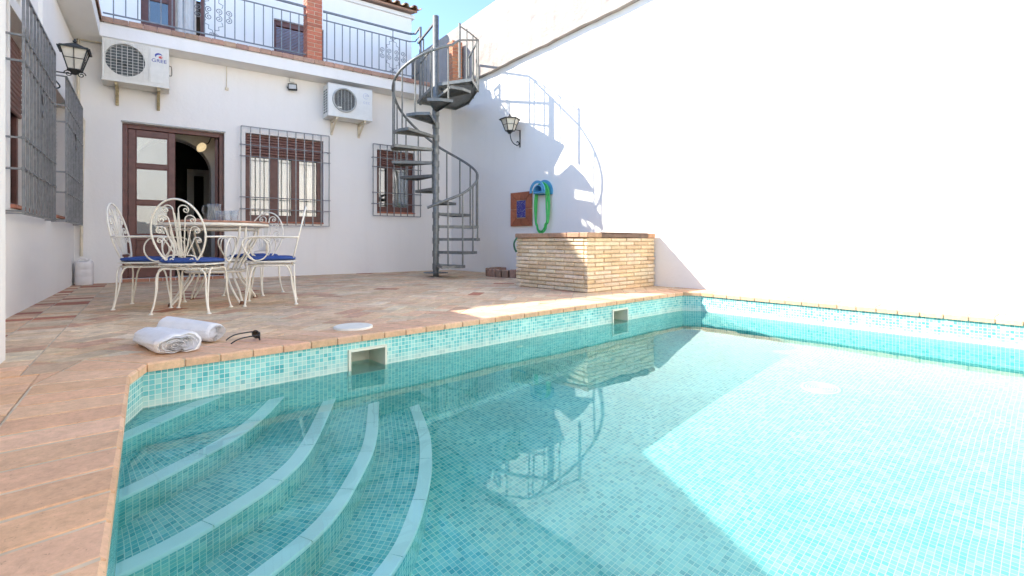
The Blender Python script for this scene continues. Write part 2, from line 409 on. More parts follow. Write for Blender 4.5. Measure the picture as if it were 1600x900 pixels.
def tag(o, label=None, cat=None, group=None, kind=None):
    if label: o['label'] = label
    if cat: o['category'] = cat
    if group: o['group'] = group
    if kind: o['kind'] = kind
    return o
def thing(name, label, cat, loc=(0, 0, 0), group=None):
    o = bpy.data.objects.new(name, None); COL.objects.link(o); o.location = loc
    o['_org'] = tuple(loc); o.empty_display_size = .1
    return tag(o, label, cat, group)
def copy_tree(o, parent=None):
    c = o.copy(); COL.objects.link(c); c.parent = parent
    for ch in list(o.children): copy_tree(ch, c)
    return c
def jitter(c, v=.1):
    k = 1 + random.uniform(-v, v)
    return tuple(max(0, x * k * (1 + random.uniform(-v, v) * .3)) for x in c)
def catmull(pts, n=8):
    pts = [Vector(p) for p in pts]
    P = [pts[0] * 2 - pts[1]] + pts + [pts[-1] * 2 - pts[-2]]
    out = []
    for i in range(1, len(P) - 2):
        for k in range(n):
            t = k / n; a, b, c, d = P[i-1], P[i], P[i+1], P[i+2]
            out.append(.5 * ((2*b) + (c - a) * t + (2*a - 5*b + 4*c - d) * t*t + (3*b - a - 3*c + d) * t**3))
    out.append(pts[-1])
    return out
def resample(pts, n):
    pts = [Vector(p) for p in pts]
    L = [0]
    for a, b in zip(pts, pts[1:]): L.append(L[-1] + (b - a).length)
    out = []
    for i in range(n):
        t = L[-1] * i / (n - 1); k = 0
        while k < len(L) - 2 and L[k + 1] < t: k += 1
        u = (t - L[k]) / max(1e-9, L[k+1] - L[k]); out.append(pts[k].lerp(pts[k+1], min(1, u)))
    return out
def spiral(c, r0, turns, a0, ax, ay, sign=1, n=10, r1=.15):
    """points of a flat scroll in the plane ax, ay, from the outside in"""
    out = []; N = int(n * turns)
    for i in range(N + 1):
        t = i / N; a = a0 + sign * 2*pi*turns*t; r = r0 * (1 - (1 - r1) * t)
        out.append(Vector(c) + Vector(ax) * (r * cos(a)) + Vector(ay) * (r * sin(a)))
    return out
def clip_convex(poly, region):
    out = [Vector(p) for p in poly]
    n = len(region)
    for i in range(n):
        a, b = Vector(region[i]), Vector(region[(i + 1) % n]); e = b - a
        def side(p): return e.x * (p.y - a.y) - e.y * (p.x - a.x)
        inp, out = out, []
        for k in range(len(inp)):
            p, q = inp[k - 1], inp[k]; sp, sq = side(p), side(q)
            if sq >= 0:
                if sp < 0: out.append(p.lerp(q, sp / (sp - sq)))
                out.append(q)
            elif sp >= 0: out.append(p.lerp(q, sp / (sp - sq)))
        if len(out) < 3: return []
    return out
def area(p): return .5 * sum(p[k-1].x * p[k].y - p[k].x * p[k-1].y for k in range(len(p)))

def wall_grid(mb, a, b, z0, z1, thick, holes, top=None):
    """solid wall between plan points a and b (outer face), thickness behind it to the LEFT of a->b; holes are (u0,u1,z0,z1)"""
    a, b = Vector(a[:2]), Vector(b[:2]); d = (b - a); Ln = d.length; d = d / Ln; nrm = Vector((-d.y, d.x))
    def P(u, z, t): q = a + d * u + nrm * t; return (q.x, q.y, z)
    us = sorted({0, Ln, *[h[0] for h in holes], *[h[1] for h in holes]}); zs = sorted({z0, z1, *[h[2] for h in holes], *[h[3] for h in holes]})
    def hole(u, z): return any(h[0] < u < h[1] and h[2] < z < h[3] for h in holes)
    for i in range(len(us) - 1):
        for j in range(len(zs) - 1):
            u0, u1, w0, w1 = us[i], us[i+1], zs[j], zs[j+1]
            if hole((u0+u1)/2, (w0+w1)/2): continue
            mb.face([P(u0,w0,0), P(u1,w0,0), P(u1,w1,0), P(u0,w1,0)])
            mb.face([P(u0,w1,thick), P(u1,w1,thick), P(u1,w0,thick), P(u0,w0,thick)])
    for h in holes:
        u0, u1, w0, w1 = h
        mb.face([P(u0,w0,0), P(u0,w1,0), P(u0,w1,thick), P(u0,w0,thick)]); mb.face([P(u1,w1,0), P(u1,w0,0), P(u1,w0,thick), P(u1,w1,thick)])
        mb.face([P(u0,w1,0), P(u1,w1,0), P(u1,w1,thick), P(u0,w1,thick)]); mb.face([P(u1,w0,0), P(u0,w0,0), P(u0,w0,thick), P(u1,w0,thick)])
    mb.face([P(0,z1,0), P(Ln,z1,0), P(Ln,z1,thick), P(0,z1,thick)])
    mb.face([P(0,z0,0), P(0,z1,0), P(0,z1,thick), P(0,z0,thick)]); mb.face([P(Ln,z1,0), P(Ln,z0,0), P(Ln,z0,thick), P(Ln,z1,thick)])
    return P
# ------------------------------------------------------------------ plan of the courtyard
BY = 8.5                                        # house front
CORN, SEAM, RNEAR, REAR = Vector((4.72, 8.5)), Vector((5.09, 3.98)), Vector((5.36, .3)), Vector((5.56, -3.6))
LCORN, LNEAR = Vector((-.77, 8.5)), Vector((-.83, 4.8))
POOL = [Vector(p) for p in ((-.075, -1.8), (-.08, 2.60), (-.02, 2.82), (4.39, 3.31), (4.70, 3.33), (4.82, 3.18), (4.95, .74), (5.08, -1.8))]
FLOORD = 1.16                                   # depth of the water
ZF = WATER - FLOORD
LWX = -.835

def offset_poly(poly, d):
    """outline moved outwards (poly runs clockwise seen from above)"""
    out = []; n = len(poly)
    for i in range(n):
        a, b, c = poly[i-1], poly[i], poly[(i+1) % n]
        e1, e2 = (b - a).normalized(), (c - b).normalized()
        n1, n2 = Vector((-e1.y, e1.x)), Vector((-e2.y, e2.x))
        m = (n1 + n2).normalized(); out.append(b + m * (d / max(.3, m.dot(n1))))
    return out

# ground under and beyond everything, with a hole for the yard
mb = MB()
g = 400; x0, x1, y0, y1 = -1.3, 5.9, -3.9, 9.0
for q in ([(-g,-g),(g,-g),(g,y0),(-g,y0)], [(-g,y1),(g,y1),(g,g),(-g,g)], [(-g,y0),(x0,y0),(x0,y1),(-g,y1)], [(x1,y0),(g,y0),(g,y1),(x1,y1)]):
    mb.face([(p[0], p[1], -.06) for p in q])
tag(mb.build('ground', 'ground'), kind='structure')

# mortar bed of the terrace, with the pool cut out
mb = MB()
outer = [Vector((x, y, 0)) for x, y in ((x0-.01, y0-.01), (x1+.01, y0-.01), (x1+.01, y1+.01), (x0-.01, y1+.01))]
inner = [Vector((p.x, p.y, 0)) for p in offset_poly(POOL, .012)]
pts = outer + inner
for t in geometry.tessellate_polygon([outer, inner]):
    tri = [pts[k] for k in t]
    if (tri[1]-tri[0]).cross(tri[2]-tri[0]).z < 0: tri.reverse()
    mb.face([(p.x, p.y, -.003) for p in tri])
bed = tag(mb.build('terrace_bed', 'mortar'), kind='structure')

# clay pavers, laid herringbone on the terrace
PAL = [(.68, .48, 0.308), (.69, .495, 0.318), (.67, .48, 0.308), (.70, .525, 0.347), (.66, .45, 0.279), (.68, .49, 0.323), (.62, .46, 0.308), (.68, .44, 0.275), (.71, .56, 0.385)]
def paver():
    r = random.random()
    if r < .015: return jitter((.42, .17, .10), .12)
    if r < .09: return jitter((.60, .36, .235), .10)
    return jitter(random.choice(PAL), .07)
mb = MB()
COPW = .285
cin = offset_poly(POOL, -.018); cout = offset_poly(POOL, COPW)
edge0, edge1 = cout[2], cout[3]
sl = (edge1.y - edge0.y) / (edge1.x - edge0.x)
yb = lambda x: edge0.y + sl * (x - edge0.x)
XB = -.43
region = [Vector((XB, yb(XB) + .008)), Vector((5.5, yb(5.5) + .008)), Vector((5.0, 8.62)), Vector((XB, 8.62))]
w, l, gap = .135, .27, .0035
ca, sa = cos(radians(45)), sin(radians(45))
def herr(ix, iy):
    # herringbone unit cell of 2:1 blocks
    k = (ix + iy) % 4
    return k
for i in range(-60, 120):
    for j in range(-60, 120):
        k = (i - j) % 4
        if k == 0: r = (i * w, j * w, (i + 2) * w, (j + 1) * w)
        elif k == 3: r = (i * w, j * w, (i + 1) * w, (j + 2) * w)
        else: continue
        a, b, c, d = r
        a += gap; b += gap; c -= gap; d -= gap
        q = [Vector((2 + ca * px - sa * py, 4 + sa * px + ca * py)) for px, py in ((a, b), (c, b), (c, d), (a, d))]
        cx = sum((p.x for p in q)) / 4; cy = sum((p.y for p in q)) / 4
        if not (-1 < cx < 6 and 2.6 < cy < 9): continue
        q = clip_convex(q, region)
        if len(q) < 3 or area(q) < .0006: continue
        mb.slab(q, -.012, random.uniform(-.0012, .0012), .003, paver(), .006)
# border strip along the side house: short courses laid across
y = 3.10
while y < 8.6:
    h = .135
    xs = [XB - .006, XB - .006 - .235, -.95]
    for xa, xb2 in ((xs[1] + gap, xs[0]), (xs[2], xs[1] - gap)):
        mb.slab([(xb2, y + gap), (xa, y + gap), (xa, y + h - gap), (xb2, y + h - gap)][::-1] if xb2 > xa else [(xb2, y + gap), (xa, y + gap), (xa, y + h - gap), (xb2, y + h - gap)], -.012, random.uniform(-.001, .001), .003, jitter((.45, .17, .10), .15) if random.random() < .22 else paver(), .006)
    y += h
pav = tag(mb.build('terrace_pavers', 'clay'), kind='structure')

# ------------------------------------------------------------------ the pool
pool = thing('swimming_pool', 'swimming pool lined with turquoise mosaic behind a terracotta brick coping', 'swimming pool', (2.4, 1.4, WATER))
# coping bricks, laid across the edge, mitred at the corners
CPAL = [(.66, .40, 0.246), (.68, .415, 0.260), (.64, .385, 0.231), (.67, .415, 0.256), (.68, .435, 0.279)]
mb = MB()
for i in range(len(POOL) - 1):
    a, b, c, d = cin[i], cin[i+1], cout[i+1], cout[i]
    Ln = ((b - a).length + (c - d).length) / 2
    n = max(1, round(Ln / (.150 if i != 3 else .158)))
    for k in range(n):
        t0, t1 = k / n, (k + 1) / n; e = .0048 / Ln
        q = [a.lerp(b, t0 + e), d.lerp(c, t0 + e), d.lerp(c, t1 - e), a.lerp(b, t1 - e)]
        if i == 0 and k % 2 and False: pass
        mb.slab([p for p in q][::-1], -.034, .0045 + random.uniform(-.0012, .0012), .008, jitter(random.choice(CPAL), .07), .008)
        # bullnose shows paler, worn clay on the pool side
cop = mb.build('coping', 'coping', pool)
mb = MB()
for i in range(len(POOL) - 1):                  # mortar between the coping bricks
    a, b, c, d = offset_poly(POOL, -.010)[i], offset_poly(POOL, -.010)[i+1], cout[i+1], cout[i]
    mb.face([(a.x, a.y, .0018), (b.x, b.y, .0018), (c.x, c.y, .0018), (d.x, d.y, .0018)][::-1])
    mb.face([(a.x, a.y, -.03), (b.x, b.y, -.03), (b.x, b.y, .0018), (a.x, a.y, .0018)])
mb.build('coping_joint', 'pale_mortar', pool)
# second course beyond the left coping and the rest of the paving round the near half
mb = MB()
def course(xa, xb, ya, yb2, h, along='y', pal=CPAL):
    y = ya
    while y < yb2 - .01:
        e = min(y + h, yb2)
        mb.slab([(xa + gap, y + gap), (xb - gap, y + gap), (xb - gap, e - gap), (xa + gap, e - gap)], -.012, .003 + random.uniform(-.001, .001), .003, jitter(random.choice(pal), .07), .006)
        y += h
p1, p2 = cout[1], cout[2]
seg = p1.lerp(p2, (2.866 - p1.y) / (p2.y - p1.y))
mb.slab([(p1.x - .002, p1.y), (seg.x - .004, 2.860), (p1.x - .002, 2.860)], -.012, .003, .003, CPAL[0])
mb.slab([(-.427, 2.868), (seg.x - .006, 2.868), (p2.x - .008, p2.y), (-.427, yb(XB) + .004)], -.012, .002, .003, (.52, .36, .235))
course(-.645, -.366, -3.6, 2.86, .15)
course(-.93, -.651, -3.6, 2.86, .15, pal=CPAL + [(.50, .2, .12)])
course(-.93, -.651, 2.87, 3.09, .11)
for xa, xb2 in ((-.645, -.43),): course(xa, xb2, 2.87, 3.09, .11)
x = -.36
while x < 5.5:
    for yy in (-3.6, -3.15, -2.7, -2.25):
        mb.slab([(x + gap, yy + gap), (x + .15 - gap, yy + gap), (x + .15 - gap, yy + .44), (x + gap, yy + .44)], -.012, random.uniform(-.001, .001), .003, jitter(random.choice(CPAL), .07), .004)
    x += .15
tag(mb.build('edge_pavers', 'coping'), kind='structure')
# strip of clay between the right coping and the boundary wall
mb = MB()
y = -1.8
while y < 3.62:
    xi = None
    def xat(yy):
        p, q = cout[5], cout[7]
        if yy > cout[5].y: return cout[5].x + .004
        return p.x + (q.x - p.x) * (yy - p.y) / (q.y - p.y) + .004
    mb.slab([(xat(y), y + gap), (5.75, y + gap), (5.75, y + .158 - gap), (xat(y + .158), y + .158 - gap)], -.012, .003, .003, jitter(random.choice(CPAL), .07))
    y += .158
tag(mb.build('wall_side_pavers', 'coping'), kind='structure')

# mosaic lining: walls with a rounded foot, flat floor
wall_top = -.03
lin = MB()
R = .12
prof = [(0, wall_top), (0, WATER - .25), (0, ZF + R)] + [(R - R * cos(a), ZF + R - R * sin(a)) for a in (pi/8, pi/4, 3*pi/8, pi/2)]
vlen = [0]
for p, q in zip(prof, prof[1:]): vlen.append(vlen[-1] + sqrt((p[0]-q[0])**2 + (p[1]-q[1])**2))
ins = [offset_poly(POOL, -p[0]) if p[0] > 0 else POOL for p in prof]
skim = []
bk0, bk1 = POOL[2], POOL[3]
for pxa, pxb in ((547.5, 600.5), (957.5, 979)):
    A, B = onwall(pxa, 560, bk0, bk1), onwall(pxb, 560, bk0, bk1)
    skim.append(((Vector(A[:2]) - bk0).length, (Vector(B[:2]) - bk0).length, -.292, -.092))
u0 = 0
for i in range(len(POOL)):
    j = (i + 1) % len(POOL); Ln = (POOL[j] - POOL[i]).length
    for k in range(len(prof) - 1):
        a, b, c, d = ins[k][i], ins[k][j], ins[k+1][j], ins[k+1][i]
        if i == 2 and k == 0:
            dirv = (bk1 - bk0).normalized()
            us = sorted({0, Ln, *[h[0] for h in skim], *[h[1] for h in skim]}); zs = sorted({prof[0][1], prof[1][1], -.292, -.092})
            for ii in range(len(us) - 1):
                for jj in range(len(zs) - 1):
                    um, zm = (us[ii]+us[ii+1])/2, (zs[jj]+zs[jj+1])/2
                    if any(h[0] < um < h[1] and h[2] < zm < h[3] for h in skim): continue
                    q = [(us[ii], zs[jj]), (us[ii+1], zs[jj]), (us[ii+1], zs[jj+1]), (us[ii], zs[jj+1])]
                    lin.face([((bk0 + dirv*u).x, (bk0 + dirv*u).y, z) for u, z in q], [(u0 + u, wall_top - z + .0012) for u, z in q])
            continue
        fu = lambda p, i=i: u0 + (p - POOL[i]).dot((POOL[j] - POOL[i]).normalized())
        lin.face([(d.x, d.y, prof[k+1][1]), (c.x, c.y, prof[k+1][1]), (b.x, b.y, prof[k][1]), (a.x, a.y, prof[k][1])],
                 [(fu(d), vlen[k+1] + .0012), (fu(c), vlen[k+1] + .0012), (fu(b), vlen[k] + .0012), (fu(a), vlen[k] + .0012)])
    u0 += Ln
fp = ins[-1]
ra = atan2(bk1.y - bk0.y, bk1.x - bk0.x)
lin.face([(p.x, p.y, ZF) for p in fp][::-1], [(p.x * cos(ra) + p.y * sin(ra), -p.x * sin(ra) + p.y * cos(ra)) for p in fp][::-1])
lining = lin.build('mosaic_lining', 'mosaic', pool)

# five curved entry steps in the corner
CURV = [
 (.03, [(-.10, 2.44), (.01, 2.565), (.152, 2.725), (.309, 2.885)]),
 (.25, [(-.10, 2.105), (.058, 2.225), (.28, 2.425), (.435, 2.63), (.585, 2.91)]),
 (.47, [(-.10, 1.855), (.069, 1.925), (.235, 2.02), (.439, 2.175), (.609, 2.405), (.865, 2.94)]),
 (.69, [(-.10, 1.655), (.10, 1.715), (.324, 1.822), (.549, 1.965), (.745, 2.19), (.939, 2.50), (1.135, 2.97)]),
 (.91, [(-.10, 1.40), (.15, 1.475), (.42, 1.60), (.723, 1.775), (.904, 1.94), (1.094, 2.20), (1.264, 2.54), (1.41, 3.0)]),
]
NR = 48
curves = [resample(catmull([Vector((x, y, 0)) for x, y in c], 10), NR) for _, c in CURV]
corner = resample([Vector((-.10, 2.60, 0)), Vector((-.08, 2.60, 0)), Vector((-.02, 2.82, 0)), Vector((.1, 2.84, 0))], NR)
def arclen(c):
    L = [0]
    for a, b in zip(c, c[1:]): L.append(L[-1] + (b - a).length)
    return L
for n in range(5):
    D = CURV[n][0]; z = WATER - D; cu = curves[n]; pv = corner if n == 0 else curves[n-1]
    zl = WATER - CURV[n+1][0] if n < 4 else ZF
    La, Lp = arclen(cu), arclen(pv)
    sb = MB()
    for k in range(NR - 1):
        w0, w1 = (cu[k] - pv[k]).length, (cu[k+1] - pv[k+1]).length
        um = La
        sb.face([(pv[k].x, pv[k].y, z), (cu[k].x, cu[k].y, z), (cu[k+1].x, cu[k+1].y, z), (pv[k+1].x, pv[k+1].y, z)],
                [(La[k], -w0), (La[k], 0), (La[k+1], 0), (La[k+1], -w1)])
        if n == 4:   # foot of the last riser rounds into the floor
            sb.face([(cu[k].x, cu[k].y, z), (cu[k].x, cu[k].y, zl - .001), (cu[k+1].x, cu[k+1].y, zl - .001), (cu[k+1].x, cu[k+1].y, z)],
                [(La[k], 0), (La[k], z - zl), (La[k+1], z - zl), (La[k+1], 0)])
        else:
            sb.face([(cu[k].x, cu[k].y, z), (cu[k].x, cu[k].y, zl), (cu[k+1].x, cu[k+1].y, zl), (cu[k+1].x, cu[k+1].y, z)],
                [(La[k], 0), (La[k], z - zl), (La[k+1], z - zl), (La[k+1], 0)])
    st = sb.build('step', 'mosaic', pool)
    # white bullnose edging in short lengths
    nb = MB(); fine = resample(cu, 121); Lf = arclen(fine); cuts = max(3, round(Lf[-1] / .33)); per = 120 // cuts
    for s0 in range(cuts):
        i0, i1 = s0 * per, min(120, (s0 + 1) * per) if s0 < cuts - 1 else 120
        seg = fine[i0:i1 + 1]; prof2 = []
        cross = [(-.052, .001), (-.051, .006), (-.01, .0065), (.008, .006), (.012, .001), (.0125, -.010), (.010, -.020), (-.002, -.022)]
        for k, p in enumerate(seg):
            a = seg[max(0, k-1)]; b = seg[min(len(seg)-1, k+1)]; t = (b - a).normalized(); nn = Vector((t.y, -t.x, 0))
            sh = .0015 * t * (1 if k == 0 else -1 if k == len(seg) - 1 else 0)
            prof2.append([p + sh + nn * o + Vector((0, 0, z + h)) for o, h in cross])
        m = len(cross); vs = [v for r in prof2 for v in r]; fs = []
        for k in range(len(seg) - 1):
            for j in range(m - 1): fs.append((k*m+j, k*m+j+1, k*m+m+j+1, k*m+m+j))
        nb.mesh_faces(vs, fs, smooth=False)
    nb.build('nosing', 'nosing', st)

# skimmer mouths
dirv = (bk1 - bk0).normalized(); nin = Vector((dirv.y, -dirv.x))
for h in skim:
    fb = MB(); ib = MB()
    def Q(u, z, t): q = bk0 + dirv * u + nin * t; return Vector((q.x, q.y, z))
    fw = .014 if h[1] - h[0] < .3 else .02
    for ua, ub, za, zb in ((h[0]-fw, h[1]+fw, h[3], h[3]+fw), (h[0]-fw, h[1]+fw, h[2]-fw, h[2]), (h[0]-fw, h[0], h[2], h[3]), (h[1], h[1]+fw, h[2], h[3])):
        vs = [Q(u, z, t) for t in (.012, -.004) for u, z in ((ua, za), (ub, za), (ub, zb), (ua, zb))]
        fb.mesh_faces(vs, [(0,1,2,3), (0,4,5,1), (1,5,6,2), (2,6,7,3), (3,7,4,0)])
    for (ua, za), (ub, zb) in (((h[0], h[2]), (h[1], h[2])), ((h[1], h[2]), (h[1], h[3])), ((h[1], h[3]), (h[0], h[3])), ((h[0], h[3]), (h[0], h[2]))):
        ib.face([Q(ua, za, .0), Q(ub, zb, .0), Q(ub, zb, -.22), Q(ua, za, -.22)])
    ib.face([Q(h[0], h[2], -.2), Q(h[1], h[2], -.2), Q(h[1], h[3], -.2), Q(h[0], h[3], -.2)])
    sk = fb.build('skimmer', 'plastic', pool); ib.build('throat', 'plastic', sk)
# return jet and floor drain
p = onwall(811, 561, bk0, bk1); q = Vector((p.x, p.y, -.42)) + Vector((nin.x, nin.y, 0)) * .004
jm = Matrix.Translation(q) @ Matrix(((dirv.x, 0, nin.x, 0), (dirv.y, 0, nin.y, 0), (0, 1, 0, 0), (0, 0, 0, 1)))
mb = MB(); mb.lathe([(.0, .012), (.014, .012), (.02, .004), (.034, .004), (.038, 0)], mat=jm, caps=False); mb.build('return_jet', 'plastic', pool)
dr = MB(); dc = Vector((3.94, 1.63, ZF + .002))
dr.lathe([(.128, 0), (.125, .012), (.11, .015), (.106, .006)], dc, 32, caps=False)
for k in range(6): dr.lathe([(.094 - .016*k, .004), (.094 - .016*k, .013), (.086 - .016*k, .013), (.086 - .016*k, .004)], dc, 28, caps=False)
dr.build('floor_drain', 'plastic', pool)
db = MB(); db.lathe([(.0, .003), (.12, .003)], dc, 24, caps=False); db.build('drain_well', 'acgrey', pool)

# the water
wp = offset_poly(POOL, .008)
mb = MB()
mb.face([(p.x, p.y, WATER) for p in wp][::-1])
for h in skim:      # the water stands in the skimmer mouths too
    a, b = bk0 + dirv * (h[0] + .001), bk0 + dirv * (h[1] - .001)
    o1, o2 = a - nin * .199, b - nin * .199; i1, i2 = a - nin * .0081, b - nin * .0081
    mb.face([(i1.x, i1.y, WATER), (i2.x, i2.y, WATER), (o2.x, o2.y, WATER), (o1.x, o1.y, WATER)])
water = tag(mb.build('pool_water', 'water'), kind='structure')
for pl in water.data.polygons: pl.use_smooth = True
water.cycles.is_caustics_caster = True
for o in list(pool.children_recursive): o.cycles.is_caustics_receiver = True
# ------------------------------------------------------------------ house at the back
house = thing('house', 'white two storey house with iron balcony and brown door at the back of the terrace', 'house', (2, 8.5, 0))
hx0 = -.9
def X(px, py, y=BY): return ony(px, py, y)
dl, drr = X(190.7, 190.7), X(350.7, 207.1)
w2a, w2b, w2c = X(383.5, 207), X(505.3, 220.6), X(383.5, 348)
w3a, w3b, w3c = X(589, 233), X(648, 240), X(589, 333)
DOOR = (dl.x, drr.x, 0.045, 2.15)
WIN2 = (w2a.x, w2b.x, w2c.z, w2a.z)
WIN3 = (w3a.x, w3b.x, w3c.z, w3a.z)
mb = MB()
holes = [(DOOR[0]-hx0, DOOR[1]-hx0, DOOR[2], DOOR[3]), (WIN2[0]-hx0, WIN2[1]-hx0, WIN2[2], WIN2[3]), (WIN3[0]-hx0, WIN3[1]-hx0, WIN3[2], WIN3[3])]
wall_grid(mb, (hx0, BY), (CORN.x + .35, BY), -.05, 3.14, .28, holes)
mb.build('front_wall', 'wall', house)
# rooms behind the openings
mb = MB()
ry0, ry1 = BY + .281, 13.2
mb.face([(hx0, ry1, 0), (5, ry1, 0), (5, ry1, 3.13), (hx0, ry1, 3.13)][::-1])
mb.face([(hx0, ry0, 0), (hx0, ry1, 0), (hx0, ry1, 3.13), (hx0, ry0, 3.13)][::-1])
mb.face([(5, ry0, 0), (5, ry1, 0), (5, ry1, 3.13), (5, ry0, 3.13)])
mb.face([(hx0, ry0, 3.0), (5, ry0, 3.0), (5, ry1, 3.0), (hx0, ry1, 3.0)][::-1])
mb.box((1.05, ry0, 0), (1.17, 9.449, 3.0)); mb.box((2.62, ry0, 0), (2.74, 13.1, 3.0))
mb.build('room_wall', 'inner', house)
mb = MB(); mb.face([(hx0, BY+.02, .03), (5, BY+.02, .03), (5, ry1, .03), (hx0, ry1, .03)]); mb.build('room_floor', 'interior_floor', house)
# inner wall with an arch
mb = MB(); ay, acx, asp, ar = 9.45, .30, 1.64, .525
arc = [(acx + ar * cos(pi * k / 20), asp + ar * sin(pi * k / 20)) for k in range(21)]
for yy, rev in ((ay, False), (ay + .3, True)):
    for k in range(20):
        (xa, za), (xb2, zb2) = arc[k], arc[k+1]
        q = [(xb2, yy, zb2), (xa, yy, za), (xa, yy, 3.0), (xb2, yy, 3.0)]; mb.face(q[::-1] if rev else q)
    for xa, xb2 in ((hx0, acx - ar), (acx + ar, 2.62)):
        q = [(xa, yy, .03), (xb2, yy, .03), (xb2, yy, 3.0), (xa, yy, 3.0)]; mb.face(q[::-1] if rev else q)
pth = [(acx + ar, .03)] + arc + [(acx - ar, .03)]
for (xa, za), (xb2, zb2) in zip(pth, pth[1:]):
    mb.face([(xa, ay, za), (xa, ay+.3, za), (xb2, ay+.3, zb2), (xb2, ay, zb2)])
mb.build('arch_wall', 'inner', house)
# pale glazed door at the far end of the passage
mb = MB(); ia, ib = ony(292, 300, 12.0), ony(327, 300, 12.0)
fx0, fx1 = ia.x, ib.x
mb.bbox((fx0, 11.95, .03), (fx0+.12, 12.03, 2.0)); mb.bbox((fx1-.10, 11.95, .03), (fx1, 12.03, 2.0)); mb.bbox((fx0+.12, 11.95, 1.87), (fx1-.10, 12.03, 2.0)); mb.bbox((fx0+.12, 11.95, .03), (fx1-.10, 12.03, .8))
idr = mb.build('inner_door', 'inner', house)
mb = MB(); mb.box((fx0+.12, 11.98, .8), (fx1-.10, 11.99, 1.87)); mb.build('pane', 'pane', idr)
mb = MB(); mb.box((hx0, 12.6, .03), (2.6, 12.65, 3.0)); mb.build('dark_backdrop', 'dark', house)  # near-black sheet: the unlit depth of the passage put into its colour

# ---- door: fixed glazed leaf on the left, the other leaf swung into the room
dy0, dy1 = BY + .085, BY + .165
mb = MB(); x0_, x1_, z1_ = DOOR[0], DOOR[1], DOOR[3]
fwid = .058
mb.bbox((x0_, dy0, .046), (x0_+fwid, dy1, z1_)); mb.bbox((x1_-fwid, dy0, .046), (x1_, dy1, z1_)); mb.bbox((x0_+fwid, dy0, z1_-.06), (x1_-fwid, dy1, z1_))
door = mb.build('door', 'wood', house)
def leaf(mat=None, mirror=False, wd=.535):
    m2, gl, pn = MB(), MB(), MB()
    def B(mbx, lo, hi): mbx.bbox(lo, hi, .005, mat=mat)
    st = .085; top = z1_ - .065
    B(m2, (0, 0, .05), (st, .045, top)); B(m2, (wd-st, 0, .05), (wd, .045, top))
    for a, b in ((top-.085, top), (1.56, 1.62), (1.055, 1.117), (.56, .645), (.05, .19)): B(m2, (st, .002, a), (wd-st, .043, b))
    for a, b in ((.645, 1.055), (1.117, 1.56), (1.62, top-.085)):
        gl.box((st, .019, a), (wd-st, .024, b), mat=mat)
        for lo, hi in (((st, .008, a), (st+.012, .037, b)), ((wd-st-.012, .008, a), (wd-st, .037, b)), ((st+.012, .008, a), (wd-st-.012, .037, a+.012)), ((st+.012, .008, b-.012), (wd-st-.012, .037, b))):
            m2.box(lo, hi, mat=mat)
    B(pn, (st, .012, .19), (wd-st, .034, .56)); pn.bbox((st+.05, .005, .24), (wd-st-.05, .012, .51), .004, mat=mat)
    return m2, gl, pn
m2, gl, pn = leaf(Matrix.Translation((x0_+fwid+.003, dy0+.018, 0)))
lf = m2.build('leaf', 'wood', door); gl.build('pane', 'pane_in', door); pn.build('panel', 'wood', door)
m2, gl, pn = leaf(Matrix.Translation((x1_-fwid-.004, dy1+.01, 0)) @ Matrix.Rotation(radians(77), 4, 'Z'))
m2.build('leaf', 'wood', door); gl.build('pane', 'pane_in', door); pn.build('panel', 'wood', door)
mb = MB()
hz_ = 1.02; hx_ = x0_ + fwid + .003 + .49
mb.lathe([(.018, 0), (.018, .006), (.007, .008), (.007, .03)], (hx_, dy0 + .017, hz_), 10, Matrix.Rotation(radians(90), 4, 'X')); mb.tube([(hx_, dy0-.012, hz_), (hx_-.03, dy0-.016, hz_), (hx_-.10, dy0-.014, hz_-.004)], .007, 6)
mb.build('handle', 'acgrey', door)
mb = MB(); 
for k in range(8):
    xa = x0_ + (x1_-x0_) * k / 8; mb.slab([(xa+.003, BY-.01), (xa + (x1_-x0_)/8-.003, BY-.01), (xa + (x1_-x0_)/8-.003, BY+.3), (xa+.003, BY+.3)], -.01, .043, .006, jitter((.42, .2, .125), .12))
mb.build('door_step', 'coping', house)
mb = MB(); mb.bbox((x0_-.012, BY-.016, z1_+.002), (x1_+.012, BY-.002, z1_+.022), .003); mb.build('lintel_strip', 'acgrey', house)

# ---- window helpers
def bars_grille(nv, z0, z1, a, b, horiz, w=.014, wh=.012, stand=None, tip=0.0):
    """a, b plan points of the grille plane ends; returns mesh builder"""
    g = MB(); a, b = Vector(a), Vector(b)
    for k in range(nv):
        p = a.lerp(b, k / (nv - 1)); g.bar((p.x, p.y, z0 - tip), (p.x, p.y, z1), w)
    d = (b - a).normalized()
    for f in horiz:
        z = z1 + (z0 - z1) * f; p, q = a - d * .018, b + d * .018
        g.tube([(p.x, p.y, z), (q.x, q.y, z)], wh * .62, 6)
        for k in range(nv):      # forged eyes where the bars pass through
            c = a.lerp(b, k / (nv - 1)); g.tube([(c.x, c.y, z-.011), (c.x, c.y, z+.011)], w * .95, 4)
    for z in (z0, z1):
        g.bar((a.x, a.y, z), (b.x, b.y, z), w)
    if stand:
        for p in (a, b):
            for f in (horiz[0], horiz[-1]):
                z = z1 + (z0 - z1) * f; g.bar((p.x, p.y, z), (p.x + stand[0], p.y + stand[1], z), .011)
    return g
